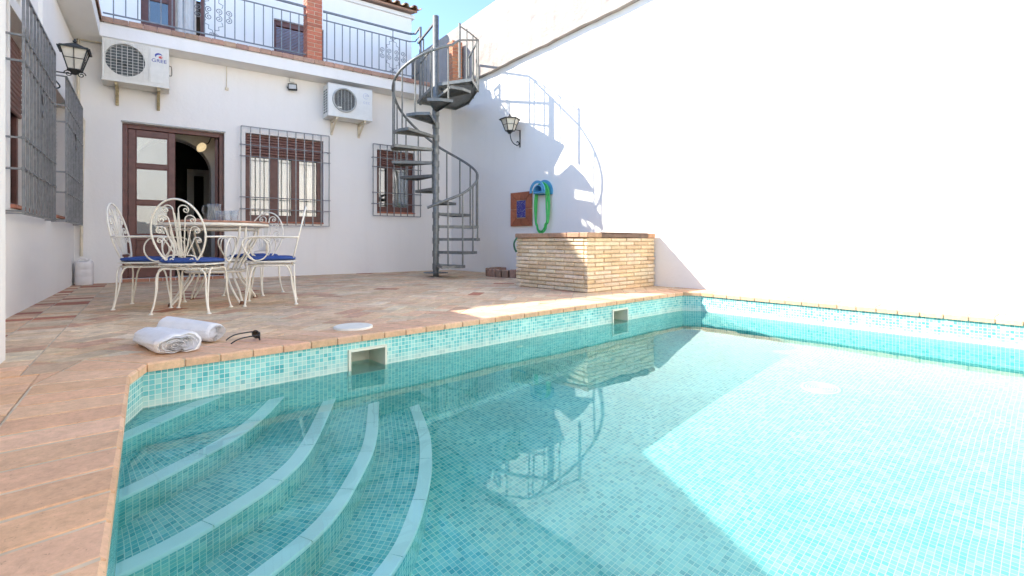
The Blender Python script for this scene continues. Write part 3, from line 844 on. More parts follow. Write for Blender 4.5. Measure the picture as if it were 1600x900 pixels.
def back_window(rect, label, mull, curtain_or_reflection, grille_px, nv, horiz, boxh, glassname='pane'):
    xa, xb2, za, zb = rect; ya = BY + .10
    f = MB(); t = .075
    f.bbox((xa, ya, za+.03), (xa+t, ya+.07, zb-boxh)); f.bbox((xb2-t, ya, za+.03), (xb2, ya+.07, zb-boxh))
    f.bbox((xa+t, ya, zb-boxh-.045), (xb2-t, ya+.07, zb-boxh)); f.bbox((xa+t, ya, za+.03), (xb2-t, ya+.07, za+.125))
    inner0, inner1 = xa+t, xb2-t; cuts = [inner0] + [inner0 + (inner1-inner0)*m for m in mull] + [inner1]
    for c in cuts[1:-1]: f.bbox((c-.058, ya+.005, za+.125), (c+.058, ya+.065, zb-boxh-.045))
    win = f.build('window', 'wood', house)
    g = MB(); gl_list = []
    for c0, c1 in zip(cuts, cuts[1:]):
        g.box((c0+.058*(c0 != inner0), ya+.035, za+.125), (c1-.058*(c1 != inner1), ya+.04, zb-boxh-.045))
    g.build('pane', glassname, win)
    s = MB(); n = max(3, int(boxh / .042))
    for k in range(n):
        z0, z1 = zb - boxh + boxh*k/n, zb - boxh + boxh*(k+1)/n
        s.bbox((xa+.003, ya-.035, z0+.001), (xb2-.003, ya+.02, z1-.003), .008)
    s.build('roller_shutter', 'shutter', win)
    sl_ = MB(); k = max(4, round((xb2-xa)/.14))
    for i in range(k):
        p, q = xa + (xb2-xa)*i/k, xa + (xb2-xa)*(i+1)/k
        sl_.slab([(p+.002, BY-.025), (q-.002, BY-.025), (q-.002, BY+.10), (p+.002, BY+.10)], za+.002, za+.028, .005, jitter((.42, .17, .11), .1))
    sl_.build('sill', 'terracotta', win)
    if curtain_or_reflection:  # white sheet added behind the panes to give their bright reflection
        c = MB(); n = 60
        for c0, c1 in curtain_or_reflection:
            for k in range(n):
                xx0, xx1 = c0 + (c1-c0)*k/n, c0 + (c1-c0)*(k+1)/n
                y0c, y1c = ya+.07+.012*sin(xx0*95), ya+.07+.012*sin(xx1*95)
                c.face([(xx0, y0c, za+.03), (xx1, y1c, za+.03), (xx1, y1c, zb-boxh), (xx0, y0c, zb-boxh)], smooth=True)
        c.build('curtain_or_reflection', 'curtain_or_reflection', win)
    (gx0, gy0), (gx1, gy1) = grille_px; yg = BY - .075
    A, B_ = ony(gx0, gy0, yg), ony(gx1, gy0, yg); C_ = ony(gx0, gy1, yg)
    bars_grille(nv, C_.z, A.z, (A.x, yg), (B_.x, yg), horiz, stand=(0, .077)).build('grille', 'iron', win)
    return win
back_window(WIN2, '', (.345, .665), [(WIN2[0]+.03, WIN2[1]-.03)], ((376.6, 196.5), (514.3, 351.5)), 11, (.185, .30, .715, .835), .30)
back_window(WIN3, '', (.36,), [(WIN3[0]+.30, WIN3[1]-.06)], ((583, 224.5), (657, 336.8)), 8, (.185, .315, .675, .83), .26)

# ---- balcony slab, coping, terrace
BFY = 8.15
BSX = -.495
mb = MB()
mb.box((BSX, BFY, 3.142), (4.70, 9.40, 3.315)); mb.box((-1.6, 6.93, 3.142), (BSX-.001, BFY-.001, 3.315)); mb.box((-1.6, BFY, 3.142), (BSX-.001, 9.40, 3.315))
mb.box((BSX+.04, BFY+.025, 3.315), (4.70, BFY+.19, 3.375)); mb.box((-1.6, 6.95, 3.315), (BSX-.03, BFY+.19, 3.375))
mb.build('balcony_slab', 'wall', house)
mb = MB(); n = 34
for k in range(n):
    p, q = BSX-.022 + (4.72-BSX)*k/n, BSX-.022 + (4.72-BSX)*(k+1)/n
    mb.slab([(p+.002, BFY-.024), (q-.002, BFY-.024), (q-.002, BFY+.20), (p+.002, BFY+.22)], 3.317, 3.392+random.uniform(-.002, .002), .012, jitter((.42, .255, .18), .16))
for k in range(8):
    p = BFY - .03 - .15*k; mb.slab([(BSX-.2, p-.148), (BSX+.022, p-.148), (BSX+.022, p-.002), (BSX-.2, p-.002)], 3.317, 3.392, .012, jitter((.42, .255, .18), .16))
mb.build('balcony_coping', 'terracotta', house)

# brick pillars on the terrace edge
def pillar(xa, xb2, ya, yb2, z0, z1, col):
    m = MB(); c = MB(); rows = round((z1-z0)/.062); hh = (z1-z0)/rows
    m.box((xa+.006, ya+.006, z0), (xb2-.006, yb2-.006, z1-.004))
    for r in range(rows):
        z = z0 + r*hh; mid = xa + (xb2-xa)*(.5 if r % 2 else .02); 
        pieces = [(xa, mid-.004), (mid+.004, xb2)] if r % 2 else [(xa, xb2)]
        for p, q in pieces: c.bbox((p, ya, z+.004), (q, yb2, z+hh-.004), .004, jitter(col, .13))
    b = c.build('brick_pillar', 'brick', house); m.build('joint', 'mortar', b)
pa, pb = ony(480, 60, 8.16), ony(503.5, 60, 8.16)
pillar(pa.x, pb.x, 8.16, 8.40, 3.394, 4.40, (.50, .17, .10))
mb = MB(); mb.box((4.40, 7.93, 3.142), (4.70, BFY-.001, 3.315)); mb.build('balcony_corner', 'wall', house)
pillar(4.44, 4.64, 7.95, 8.15, 3.316, ony(715, 64, 7.95).z, (.52, .21, .11))

# balcony railing
RY = 8.22
def rail_panel(xa, xb2, first, step, orn, top, mid, bot, end_kick=None):
    r = MB()
    r.bar((xa, RY, top), (xb2, RY, top), .028); r.bar((xa, RY, mid), (xb2, RY, mid), .016); r.bar((xa, RY, bot), (xb2, RY, bot), .016)
    if end_kick:
        ex, ey = end_kick
        r.tube([(xb2, RY, top), (xb2+.08, RY-.06, top), (ex, ey, top+.06)], .02, 4); r.tube([(xb2, RY, mid), (xb2+.08, RY-.06, mid), (ex, ey, mid+.06)], .0115, 4); r.tube([(xb2, RY, bot), (xb2+.08, RY-.06, bot), (ex, ey, bot+.05)], .0115, 4)
    rl = r.build('balcony_railing', 'iron', house)
    x = first
    k = 0
    while x < xb2 - .02:
        if x > xa + .015:
            b = MB(); post = abs(x - orn) < .02 or k == 0
            b.bar((x, RY, bot - (.12 if post else 0)), (x, RY, top if post else mid), .013); b.build('baluster', 'iron', rl)
        x += step; k += 1
    s = MB(); zc = (mid + bot) / 2; ax, az = (1, 0, 0), (0, 0, 1)
    for dx, sg in ((-.185, -1), (-.062, -1), (.062, 1), (.185, 1)):
        for up in (1, -1):
            pts = spiral((orn + dx, RY, zc + up * .052), .047, 1.6, -pi/2*up if sg > 0 else -pi/2*up, ax, az, sg*up)
            s.tube(pts, .0055, 5)
    for up in (1, -1):
        for sg in (1, -1):
            s.tube([(orn + sg*.10, RY, zc + up*.10), (orn + sg*.115, RY, zc + up*.15), (orn + sg*.06, RY, zc + up*.17), (orn + sg*.065, RY, zc+up*.22), (orn + sg*.02, RY, zc + up*.23), (orn, RY, zc + up*.29)], .005, 5)
            s.tube(spiral((orn + sg*.035, RY, zc + up*.285), .022, 1.2, 0, ax, az, sg*up), .0045, 5)
    s.build('scroll_ornament', 'iron', rl)
    return rl
zt, zm, zb_ = ony(506, 18, RY).z, ony(506, 31.5, RY).z, ony(506, 91, RY).z
xl = ony(478, 12, RY).x; xr0 = ony(505, 18, RY).x
s0 = ony(367, 30, RY).x
rail_panel(-.47, xl, s0 - .125*11, .125, ony(334, 30, RY).x, zt, zm, zb_)
sr = ony(510.6, 30, RY).x
PPOST = Vector((3.83, 8.0))
rail_panel(xr0, ony(640, 60, RY).x, sr, .1235, sr + .1235*9, zt, zm, zb_, (PPOST.x-.01, PPOST.y))
# return of the railing along the side house
r = MB(); rx = BSX - .05
for z, w_ in ((zt, .028), (zm, .016), (zb_, .016)): r.bar((rx, 6.95, z), (rx, RY, z), w_)
rr_ = r.build('balcony_railing', 'iron', house)
for k in range(10):
    b = MB(); yk = 7.0 + k*.125; b.bar((rx, yk, zb_ - (.1 if k in (0, 9) else 0)), (rx, yk, zm), .013); b.build('baluster', 'iron', rr_)

# ---- upper storey
UY = 9.40
uw1, uw0 = ony(428, 28, UY), ony(506, 30, UY)
UWIN = (uw1.x, uw0.x, 3.72, uw1.z); ud0, ud1 = ony(220, 20, UY).x, ony(321, 20, UY).x
ux1 = ony(643, 40, UY).x
mb = MB(); ux0 = -9.0
wall_grid(mb, (ux0, UY), (ux1, UY), 3.316, 5.03, .3, [(ud0-ux0, ud1-ux0, 3.33, 4.95), (UWIN[0]-ux0, UWIN[1]-ux0, UWIN[2], UWIN[3])])
mb.face([(ux1, UY+.3, 3.316), (ux1, 15, 3.316), (ux1, 15, 5.03), (ux1, UY+.3, 5.03)])
mb.face([(ux1-.25, UY+.3, 3.316), (ux1-.25, 15, 3.316), (ux1-.25, 15, 5.03), (ux1-.25, UY+.3, 5.03)][::-1])
mb.box((ux0, UY-.045, 5.032), (ux1+.05, UY+.3, 5.10))
mb.box((ux0, 13.6, 3.32), (ux1-.26, 13.7, 5.03))
mb.build('upper_wall', 'wall', house)
mb = MB()      # unseen taller block, added to set the house's shadow on the terrace
mb.box((-9, UY-.02, 5.42), (-.5, 15, 6.30))
mb.build('attic_shade_block', 'wall', house)
# barrel tile roof
mb = MB(); base = MB()
eY, eZ, pitch_ = UY - .20, 5.135, radians(14)
def rp_(x, s, h): return Vector((x, eY + s*cos(pitch_) - h*sin(pitch_), eZ + s*sin(pitch_) + h*cos(pitch_)))
base.mesh_faces([rp_(-.45, .03, 0), rp_(ux1+.05, .03, 0), rp_(ux1+.05, 3.2, 0), rp_(-.45, 3.2, 0), rp_(-.45, .03, -.03), rp_(ux1+.05, .03, -.03), rp_(ux1+.05, 3.2, -.03), rp_(-.45, 3.2, -.03)], [(0,1,2,3),(7,6,5,4),(0,4,5,1),(1,5,6,2)], (.36, .2, .13))
x = -.4
while x < ux1 + .10:
    for row in range(8):
        s0_, s1_ = row*.38 - (.02 if row else 0), row*.38 + .42
        c = jitter(random.choice([(.42, .26, .16), (.36, .19, .11), (.48, .34, .22)]), .14)
        for sgn, dx, h0 in ((1, 0, .03), (-1, .09, .035)):
            vs = []; n = 7
            for s_, rr2, lift in ((s0_, .062, .018), (s1_, .05, 0)):
                for rad in (rr2, rr2 - .012):
                    for k in range(n):
                        a = pi * k / (n-1); vs.append(rp_(x + dx + rad*cos(a), s_, h0 + lift + sgn*rad*.8*sin(a) + (0 if sgn > 0 else .02)))
            fs = []
            for k in range(n-1):
                fs += [(k, k+1, 2*n+k+1, 2*n+k), (n+k+1, n+k, 3*n+k, 3*n+k+1), (k+1, k, n+k, n+k+1)]
            mb.mesh_faces(vs, fs, c, smooth=False)
    x += .18
rf = mb.build('roof', 'rooftile', house); base.build('roof_deck', 'rooftile', rf)
# upper door: brown frame, one glazed leaf shut, the other open on a curtained room
mb = MB(); y_ = UY + .07; ztop = 4.95
xs_ = [ud0, ony(232, 20, UY).x, ony(263, 20, UY).x, ony(274, 20, UY).x, ud1]
mb.bbox((xs_[0], y_, 3.33), (xs_[1], y_+.07, ztop)); mb.bbox((xs_[2], y_, 3.33), (xs_[3], y_+.07, ztop)); mb.bbox((ud1-.06, y_, 3.33), (ud1, y_+.07, ztop)); mb.bbox((xs_[1], y_, ztop-.07), (ud1-.06, y_+.07, ztop))
for z in (3.33, 3.85, 4.25, 4.62): mb.bbox((xs_[1], y_+.012, z), (xs_[2], y_+.06, z+.06))
ud = mb.build('balcony_door', 'wood', house)
mb = MB(); mb.box((xs_[1], y_+.03, 3.4), (xs_[2], y_+.036, ztop-.07)); mb.build('pane', 'pane_in', ud)
mb = MB(); n = 40
for k in range(n):
    a, b = xs_[3] + (.30)*k/n, xs_[3] + (.30)*(k+1)/n
    mb.face([(a, y_+.3+.02*sin(a*60), 3.33), (b, y_+.3+.02*sin(b*60), 3.33), (b, y_+.3+.02*sin(b*60), ztop), (a, y_+.3+.02*sin(a*60), ztop)], smooth=True)
mb.build('curtain_or_reflection', 'curtain_or_reflection', ud)
mb = MB(); mb.box((ud0-.4, UY+1.6, 3.32), (ud1+.6, UY+1.65, 5.02)); mb.build('upper_dark_backdrop', 'dark', house)  # dark backing, the upper room's shade painted as its colour
# upper window with slatted shutter
mb = MB(); xa, xb2, za, zb2 = UWIN; y_ = UY + .06
mb.bbox((xa, y_, za), (xa+.05, y_+.06, zb2)); mb.bbox((xb2-.05, y_, za), (xb2, y_+.06, zb2)); mb.bbox((xa+.05, y_, zb2-.09), (xb2-.05, y_+.06, zb2)); mb.bbox((xa+.05, y_, za), (xb2-.05, y_+.06, za+.06)); mb.bbox((xb2-.2, y_+.003, za+.06), (xb2-.05, y_+.05, zb2-.09))
uwn = mb.build('window', 'wood', house)
mb = MB(); n = 20
for k in range(n):
    z = za+.06 + (zb2-.09-za-.06)*k/n; hh = (zb2-.15-za)/n
    mb.mesh_faces([(xa+.05, y_+.012, z), (xb2-.2, y_+.012, z), (xb2-.2, y_+.04, z+hh*1.05), (xa+.05, y_+.04, z+hh*1.05), (xa+.05, y_+.02, z-.004), (xb2-.2, y_+.02, z-.004)], [(0,1,2,3), (4,5,1,0)])
mb.build('roller_shutter', 'shutter', uwn)

# ------------------------------------------------------------------ house on the left
side = thing('side_house', 'low white side house on the left with two tall barred windows', 'house', (-.83, 3, 0))
mb = MB()
a0 = Vector((-.93, -3.6)); ld = (LCORN - LNEAR).normalized()
a0 = LNEAR - ld * ((LNEAR.y + 3.6) / ld.y)
def lu(y): return (y - a0.y) / ld.y
LW1, LW2 = (5.16, 6.36), (6.98, 8.20)
P52, P64 = a0 + ld*lu(5.2), a0 + ld*lu(6.4)
wall_grid(mb, a0, a0 + ld*lu(LW1[0]-.02), -.05, 1.90, .3, [])
wall_grid(mb, a0 + ld*lu(LW1[0]-.02), P64, -.05, 2.40, .3, [(.02/ld.y, (LW1[1]-LW1[0]+.02)/ld.y, .80, 2.30)])
wall_grid(mb, P64, LCORN + ld*.05, -.05, 3.10, .3, [((LW2[0]-6.4)/ld.y, (LW2[1]-6.4)/ld.y, .80, 2.18)])
lwx = lambda y: (a0 + ld * lu(y)).x
mb.box((-.90, 3.0, -.02), (-.545, 3.31, 1.90))
mb.box((-6, -3.6, 1.901), (-.80, 3.2, 1.95)); mb.mesh_faces([(-6,3.2,1.901),(-.80,3.2,1.901),(-.80,5.6,2.521),(-6,5.6,2.521),(-6,3.2,1.95),(-.80,3.2,1.95),(-.80,5.6,2.56),(-6,5.6,2.56)], [(0,3,2,1),(4,5,6,7),(0,1,5,4),(1,2,6,5),(2,3,7,6),(3,0,4,7)]); mb.box((-6, 5.6, 2.401), (-.835, 6.4, 2.90)); mb.box((-6, 6.4, 3.1015), (-.80, 6.92, 3.13)); mb.box((-6, 6.36, 2.9), (-1.2, 6.4, 3.1)); mb.face([(-.84, 3.2, 1.89), (-.84, 5.13, 2.40), (-.84, 5.13, 1.89)]); mb.box((-6, -3.6, 0), (-5.8, 8.6, 1.90)); mb.box((-5.8, 8.55, 0), (-1.15, 8.6, 3.1))  # unseen roofline, lowered and sloped to place its shadow edge in the pool
mb.box((-6, 6.925, 3.1015), (-.80, 8.52, 3.14))
mb.build('wall', 'wall', side)
mb = MB()
mb.box((-5.79, 6.7, .01), (-1.14, 6.75, 2.39))
mb.build('partition', 'inner', side)
for (ya, yb2), zt_, g0, g1, gx in ((LW1, 2.30, 5.0, 6.5, -.73), (LW2, 2.18, 6.84, 8.36, -.682)):
    f = MB(); xw = lwx(ya) - .14; t = .05
    f.bbox((xw-.06, ya, .83), (xw, ya+t, zt_)); f.bbox((xw-.06, yb2-t, .83), (xw, yb2, zt_)); f.bbox((xw-.06, ya+t, zt_-.06), (xw, yb2-t, zt_)); f.bbox((xw-.06, ya+t, .83), (xw, yb2-t, .89)); f.bbox((xw-.06, (ya+yb2)/2-.05, .89), (xw, (ya+yb2)/2+.05, zt_-.06))
    wn_ = f.build('window', 'wood', side)
    g = MB(); g.box((xw-.035, ya+t, .89), (xw-.03, yb2-t, zt_-.06)); g.build('pane', 'pane', wn_)
    s = MB()
    nsl = 14; hs = .62 / nsl
    for k in range(nsl):
        z = zt_ - .63 + hs*k; s.bbox((xw-.004, ya+.004, z+.001), (xw+.028, yb2-.004, z+hs-.004), .008)
    s.build('roller_shutter', 'shutter', wn_)
    sl_ = MB(); n = 9
    for k in range(n):
        p, q = ya + (yb2-ya)*k/n, ya + (yb2-ya)*(k+1)/n
        sl_.slab([(xw, p+.002), (lwx(ya)+.03, p+.002), (lwx(ya)+.03, q-.002), (xw, q-.002)], .803, .83, .005, jitter((.45, .19, .12), .1))
    sl_.build('sill', 'terracotta', wn_)
    ztop = 2.36 if gx < -.7 else 2.24
    g = bars_grille(11, .757, ztop, (gx, g0), (gx, g1), (.20, .315, .66, .80), w=.016)
    for yk in (g0, g1):
        for fz in (.20, .315, .66, .80, .99):
            z = ztop + (.757-ztop)*fz; g.bar((gx, yk, z), (lwx(yk)-.02, yk, z), .014)
        g.bar((gx, yk, .757), (lwx(yk)-.02, yk, .757), .012); g.bar((gx, yk, ztop), (lwx(yk)-.02, yk, ztop), .012)
    # small forged flower in the grille
    yc = (g0+g1)/2; 
    g.tube(spiral((gx+.012, yc, 1.62), .035, 1.4, 0, (0,1,0), (0,0,1)), .006, 5); g.tube([(gx+.012, yc, 1.58), (gx+.012, yc, 1.46)], .006, 5); g.tube([(gx+.012, yc-.05, 1.78), (gx+.012, yc, 1.70)], .006, 5)
    g.build('grille', 'iron', wn_)

# ------------------------------------------------------------------ boundary walls
bw = thing('boundary_wall', 'tall white rendered wall along the right of the pool with rough old upper band', 'wall', (5.2, 4, 0))
dA = (CORN - SEAM).normalized()
FARR = CORN + dA * 7.5
l0, l1 = onwall(748, 124, CORN, SEAM), onwall(1001, 0, CORN, SEAM)
kl = (l1.z - l0.z) / (l1.y - l0.y)
zled = lambda y: l0.z + kl * (y - l0.y)
OV = .08
oA = Vector((-dA.y, dA.x)); oA = oA if oA.x < 0 else -oA
uA, uB = CORN + oA*OV, SEAM + oA*OV
t0, t1 = onwall(686, 62, uA, uB), onwall(775, 0, uA, uB)
kt = (t1.z - t0.z) / (t1.y - t0.y)
ztp = lambda y: t0.z + kt * (y - t0.y)
low, up_ = MB(), MB()
stn = [FARR, CORN, SEAM, RNEAR, REAR]
nrm = []
for i, p in enumerate(stn):
    a = stn[max(0, i-1)]; b = stn[min(len(stn)-1, i+1)]; e = (b - a).normalized(); nrm.append(Vector((-e.y, e.x)))   # outward, away from the yard
for i in range(len(stn)-1):
    a, b = stn[i], stn[i+1]; a2, b2 = a + nrm[i]*.35, b + nrm[i+1]*.35
    za, zb2 = zled(a.y), zled(b.y)
    low.face([(a.x, a.y, -.05), (b.x, b.y, -.05), (b.x, b.y, zb2), (a.x, a.y, za)]); low.face([(b2.x, b2.y, -.05), (a2.x, a2.y, -.05), (a2.x, a2.y, za), (b2.x, b2.y, zb2)])
    N = 24
    for k in range(N):     # the old upper band stands proud, its lower edge slightly wavy
        p, q = a.lerp(b, k/N), a.lerp(b, (k+1)/N); np_, nq = nrm[i].lerp(nrm[i+1], k/N), nrm[i].lerp(nrm[i+1], (k+1)/N)
        wv = lambda v: .006*sin(v.y*5.1) + .005*sin(v.y*13.7)
        po, qo, pi_, qi = p - np_*OV, q - nq*OV, p + np_*.35, q + nq*.35
        zp, zq, tp, tq = zled(p.y)+wv(p), zled(q.y)+wv(q), ztp(p.y), ztp(q.y)
        up_.face([(po.x, po.y, zp), (qo.x, qo.y, zq), (qo.x, qo.y, tq), (po.x, po.y, tp)])
        up_.face([(pi_.x, pi_.y, zp), (qi.x, qi.y, zq), (qo.x, qo.y, zq), (po.x, po.y, zp)])
        up_.face([(po.x, po.y, tp), (qo.x, qo.y, tq), (qi.x, qi.y, tq), (pi_.x, pi_.y, tp)])
        up_.face([(qi.x, qi.y, zq), (pi_.x, pi_.y, zp), (pi_.x, pi_.y, tp), (qi.x, qi.y, tq)])
low.build('lower_wall', 'wall', bw); up_.build('upper_band', 'rough', bw)
rw = MB(); rw.box((-6, -3.9, -.05), (5.9, -3.6, 5.2))  # unseen, added and raised to show white in the house panes
tag(rw.build('unseen_end_wall', 'wall', None, (0, -3.6, 0)), 'unseen white wall added at the near end of the pool to reflect in the house glass', 'wall')
# ------------------------------------------------------------------ spiral staircase
sc_ = fl(681, 432)
SC = Vector((sc_.x, sc_.y)); R_T = .655
def sdir(deg): a = radians(deg); return RT * cos(a) + FW * sin(a)
def spt(deg, r, z): p = SC + sdir(deg) * r; return Vector((p.x, p.y, z))
stair = thing('spiral_staircase', 'grey iron spiral staircase rising from the terrace to the balcony', 'staircase', (SC.x, SC.y, 0))
PT = ony(680, 25, SC.y).z
mb = MB(); mb.lathe([(.046, 0), (.046, PT), (.02, PT + .006)], (SC.x, SC.y, 0), 16); mb.lathe([(.19, .058), (.19, .066), (.05, .067)], (SC.x, SC.y, 0), 24)
for k in range(1, 15): mb.lathe([(.055, .2*k-.09), (.055, .2*k+.004)], (SC.x, SC.y, 0), 16)
mb.build('pole', 'steel', stair)
A0, DA = -58.0, 28.5
PZ = 3.02
RISE = .2
for n in range(1, 15):
    z = RISE * n; c = A0 + DA * (n - 1); t = MB(); h = 16
    pts_t = [spt(c - h - 6, .05, 0), spt(c - h, R_T + .02, 0), spt(c, R_T + .035, 0), spt(c + h, R_T + .02, 0), spt(c + h + 6, .05, 0)]
    t.prism([(p.x, p.y) for p in pts_t], z - .006, z)
    for a, b in zip(pts_t[:-1], pts_t[1:]):      # folded edge under the plate
        d = (b - a).normalized(); nn = Vector((-d.y, d.x, 0)) * .004
        t.prism([(a.x, a.y), (b.x, b.y), (b.x + nn.x, b.y + nn.y), (a.x + nn.x, a.y + nn.y)], z - .042, z - .0065)
    for k in range(1, 9):    # ribs of the chequer plate underneath
        ang = c - h + 2*h*k/9; a, b = spt(ang, .13, z-.010), spt(ang, R_T - .01, z-.010); t.bar(a, b, .008)
    t.build('tread', 'steel', stair)
# helical handrail and balusters
import bisect
RAILK = [(-92, 1.03), (-45, 1.25), (0, 1.54), (45, 1.82), (90, 2.11), (135, 2.48), (180, 2.83), (220, 3.02), (270, 3.27), (300, 3.40)]
def railz(a):
    for (a0_, z0), (a1_, z1) in zip(RAILK, RAILK[1:]):
        if a <= a1_: return z0 + (z1 - z0) * (a - a0_) / (a1_ - a0_)
    return RAILK[-1][1]
hp = [spt(a, R_T, railz(a)) for a in [-92 + 392*k/90 for k in range(91)]]
hp = [hp[0]] + [(hp[i-1] + hp[i]*2 + hp[i+1]) / 4 for i in range(1, len(hp)-1)] + [hp[-1]]
mb = MB(); mb.tube(hp, .02, 8); mb.build('handrail', 'steel', stair)
def tread_z(a):
    n = int(round((a - A0) / DA)) + 1
    return RISE * max(1, min(14, n))
a = -66
while a < 300:
    b = MB(); p = spt(a, R_T, 0); zt_ = tread_z(a)
    b.bar((p.x, p.y, zt_ - .045), (p.x, p.y, railz(a)), .017); b.build('baluster', 'steel', stair)
    a += 21.2
# landing with its own guard
cF = Vector((4.30, 6.86, 0)); cG = Vector((4.58, 7.62, 0))
pl = [spt(-40, .05, 0), spt(-24, .64, 0), cF, cG, Vector((4.60, 8.12, 0)), Vector((PPOST.x - .01, 8.12, 0)), spt(150, .05, 0)]
mb = MB(); mb.prism([(p.x, p.y) for p in pl], PZ - .008, PZ)
for a_, b_ in zip(pl, pl[1:]):
    d = (b_ - a_).normalized(); nn = Vector((-d.y, d.x, 0)) * .005
    mb.prism([(a_.x, a_.y), (b_.x, b_.y), (b_.x+nn.x, b_.y+nn.y), (a_.x+nn.x, a_.y+nn.y)], PZ - .05, PZ - .0085)
for k in range(1, 6):
    q = pl[1].lerp(pl[2], k/5) if k < 3 else pl[2].lerp(pl[5], (k-2)/4); d0 = (q - Vector((SC.x, SC.y, 0))); mb.bar(Vector((SC.x, SC.y, PZ-.03)) + d0*.1, Vector((SC.x, SC.y, PZ-.03)) + d0*.94, .022)
mb.build('landing', 'steel', stair)
mb = MB(); GT = PZ + .77
g0, g1, g2 = spt(-46, .60, 0), cF, cG
mb.bar((g0.x, g0.y, GT-.27), (g1.x, g1.y, GT), .024); mb.tube(catmull([(g0.x, g0.y, GT-.06), g0.lerp(g1, .5) + Vector((0, 0, GT-.02)), (g1.x, g1.y, GT)], 5), .011, 6); mb.bar((g1.x, g1.y, GT), (g2.x, g2.y, GT), .024)
e300 = spt(300, R_T, railz(300)); mb.tube(catmull([e300, e300.lerp(Vector((g0.x, g0.y, GT-.3)), .5) + Vector((0, 0, .02)), (g0.x, g0.y, GT-.27)], 5), .017, 6)
lg = mb.build('landing_rail', 'steel', stair)
b = MB(); b.bar((g0.x, g0.y, PZ-.06), (g0.x, g0.y, GT-.02), .026); b.build('post', 'steel', lg)
for t in (.36, .68, .9, 1):
    b = MB(); p = g0.lerp(g1, t); b.bar((p.x, p.y, PZ-.07), (p.x, p.y, GT), .017); b.build('baluster', 'steel', lg)
for t in (.5, 1):
    b = MB(); p = g1.lerp(g2, t); b.bar((p.x, p.y, PZ-.06), (p.x, p.y, GT), .017); b.build('baluster', 'steel', lg)
# guard between pole and balcony post
mb = MB(); pp = Vector((PPOST.x, PPOST.y, 0))
mb.bar((SC.x, SC.y, PT-.08), (pp.x-.02, pp.y+.05, PT-.06), .03); mb.bar((SC.x, SC.y, PT-.42), (pp.x, pp.y, PT-.42), .022); 
gr_ = mb.build('guard_rail', 'steel', stair)
b = MB(); b.bar((pp.x, pp.y, PZ-.1), (pp.x, pp.y, zt+.07), .034); b.build('post', 'steel', gr_)
for t in (.32, .58, .8):
    b = MB(); p = Vector((SC.x, SC.y, 0)).lerp(pp, t); b.bar((p.x, p.y, PZ-.06), (p.x, p.y, PT-.07 if t == .8 else PT-.42), .013 if t != .8 else .024); b.build('baluster', 'steel', gr_)

# ------------------------------------------------------------------ brick box against the boundary wall
f0, f1, f2 = fl(918, 458), fl(1023, 447.5), fl(815, 446)
ztop = onwall(918, 371, (f0.x, f0.y), (f0.x, f0.y + 1)).z
WR = Matrix.Translation((f0.x, f0.y, 0)) @ Matrix.Rotation(radians(5.6), 4, 'Z')
wx0, wx1, wy0, wy1 = 0.0, 1.285, 0.0, 1.14
well = thing('brick_pump_box', 'low cream brick box with clay capping against the boundary wall', 'brick box', (f0.x, f0.y, 0))
core = MB(); core.box((wx0+.018, wy0+.018, -.01), (wx1, wy1-.018, ztop-.002), mat=WR)
BP = [(.68, .53, .345), (.72, .58, .40), (.64, .48, .30), (.73, .61, .44)]
br = MB(); rows = 13; hh = ztop / rows; Lb = .285
for r in range(rows):
    z0, z1 = r*hh + .005, (r+1)*hh - .005
    x = wx0 + (0 if r % 2 else -.15) ; first = True
    while x < wx1 - .02:
        a, b = max(x, wx0) , min(x + Lb - .009, wx1 - .005)
        if b - a > .03: 
            o = random.uniform(-.006, .004); br.bbox((a, wy0 + o, z0+random.uniform(-.002,.002)), (b, wy0 + .05, z1+random.uniform(-.002,.002)), .006, jitter(random.choice(BP), .08), mat=WR)
        x += Lb
    y = wy0 + (.06 if r % 2 else .20)
    if r % 2 == 0: br.bbox((wx0 + random.uniform(-.006,.003), wy0 + .052, z0), (wx0 + .05, wy0 + .192, z1), .006, jitter(random.choice(BP), .08), mat=WR)
    while y < wy1 - .02:
        b = min(y + Lb - .009, wy1)
        if b - y > .03:
            o = random.uniform(-.006, .004); br.bbox((wx0 + o, y, z0+random.uniform(-.002,.002)), (wx0 + .05, b, z1+random.uniform(-.002,.002)), .006, jitter(random.choice(BP), .08), mat=WR)
        y += Lb
    y = wy1 - .001
bm_ = br.build('brickwork', 'brick', well); core.build('joint', 'pale_mortar', well)
cap = MB(); ct = ztop + .055
n = 4
for k in range(n):
    a, b = wy0 + (wy1-wy0)*k/n, wy0 + (wy1-wy0)*(k+1)/n
    cap.bbox((wx0 - .022, a + (.002 if k else .10), ztop), (wx0 + .22, b - .002, ct + random.uniform(-.002, .002)), .007, jitter((.40, .25, .16), .10), mat=WR)
for a, b in ((wx0-.022, wx0+.10), ): cap.bbox((a, wy0-.022, ztop), (wx0+.22, wy0+.098, ct), .007, (.40, .25, .16), mat=WR)
cap.bbox((wx1-.17, wy0-.022, ztop), (wx1-.022, wy0+.2, ct), .007, (.46, .26, .15), mat=WR); cap.bbox((wx0+.222, wy1-.2, ztop), (wx1-.02, wy1, ct), .007, (.4, .25, .17), mat=WR)
cap.bbox((wx0+.222, wy0+.2, ztop), (wx1-.022, wy1-.202, ct-.012), .006, (.42, .30, .2), mat=WR)
cap.build('capping', 'terracotta', well)
pk = MB(); pk.bbox((wx0+.223, wy0-.018, ztop+.001), (wx1-.172, wy0+.198, ct-.008), .005, mat=WR); pk.bbox((wx0+.25, wy0-.024, ct-.0075), (wx0+.75, wy0+.195, ct+.004), .004, mat=WR); pk.bbox((wx0+.755, wy0-.021, ct-.0075), (wx1-.175, wy0+.195, ct+.002), .004, mat=WR)
pk.build('plank', 'slab_wood', well)

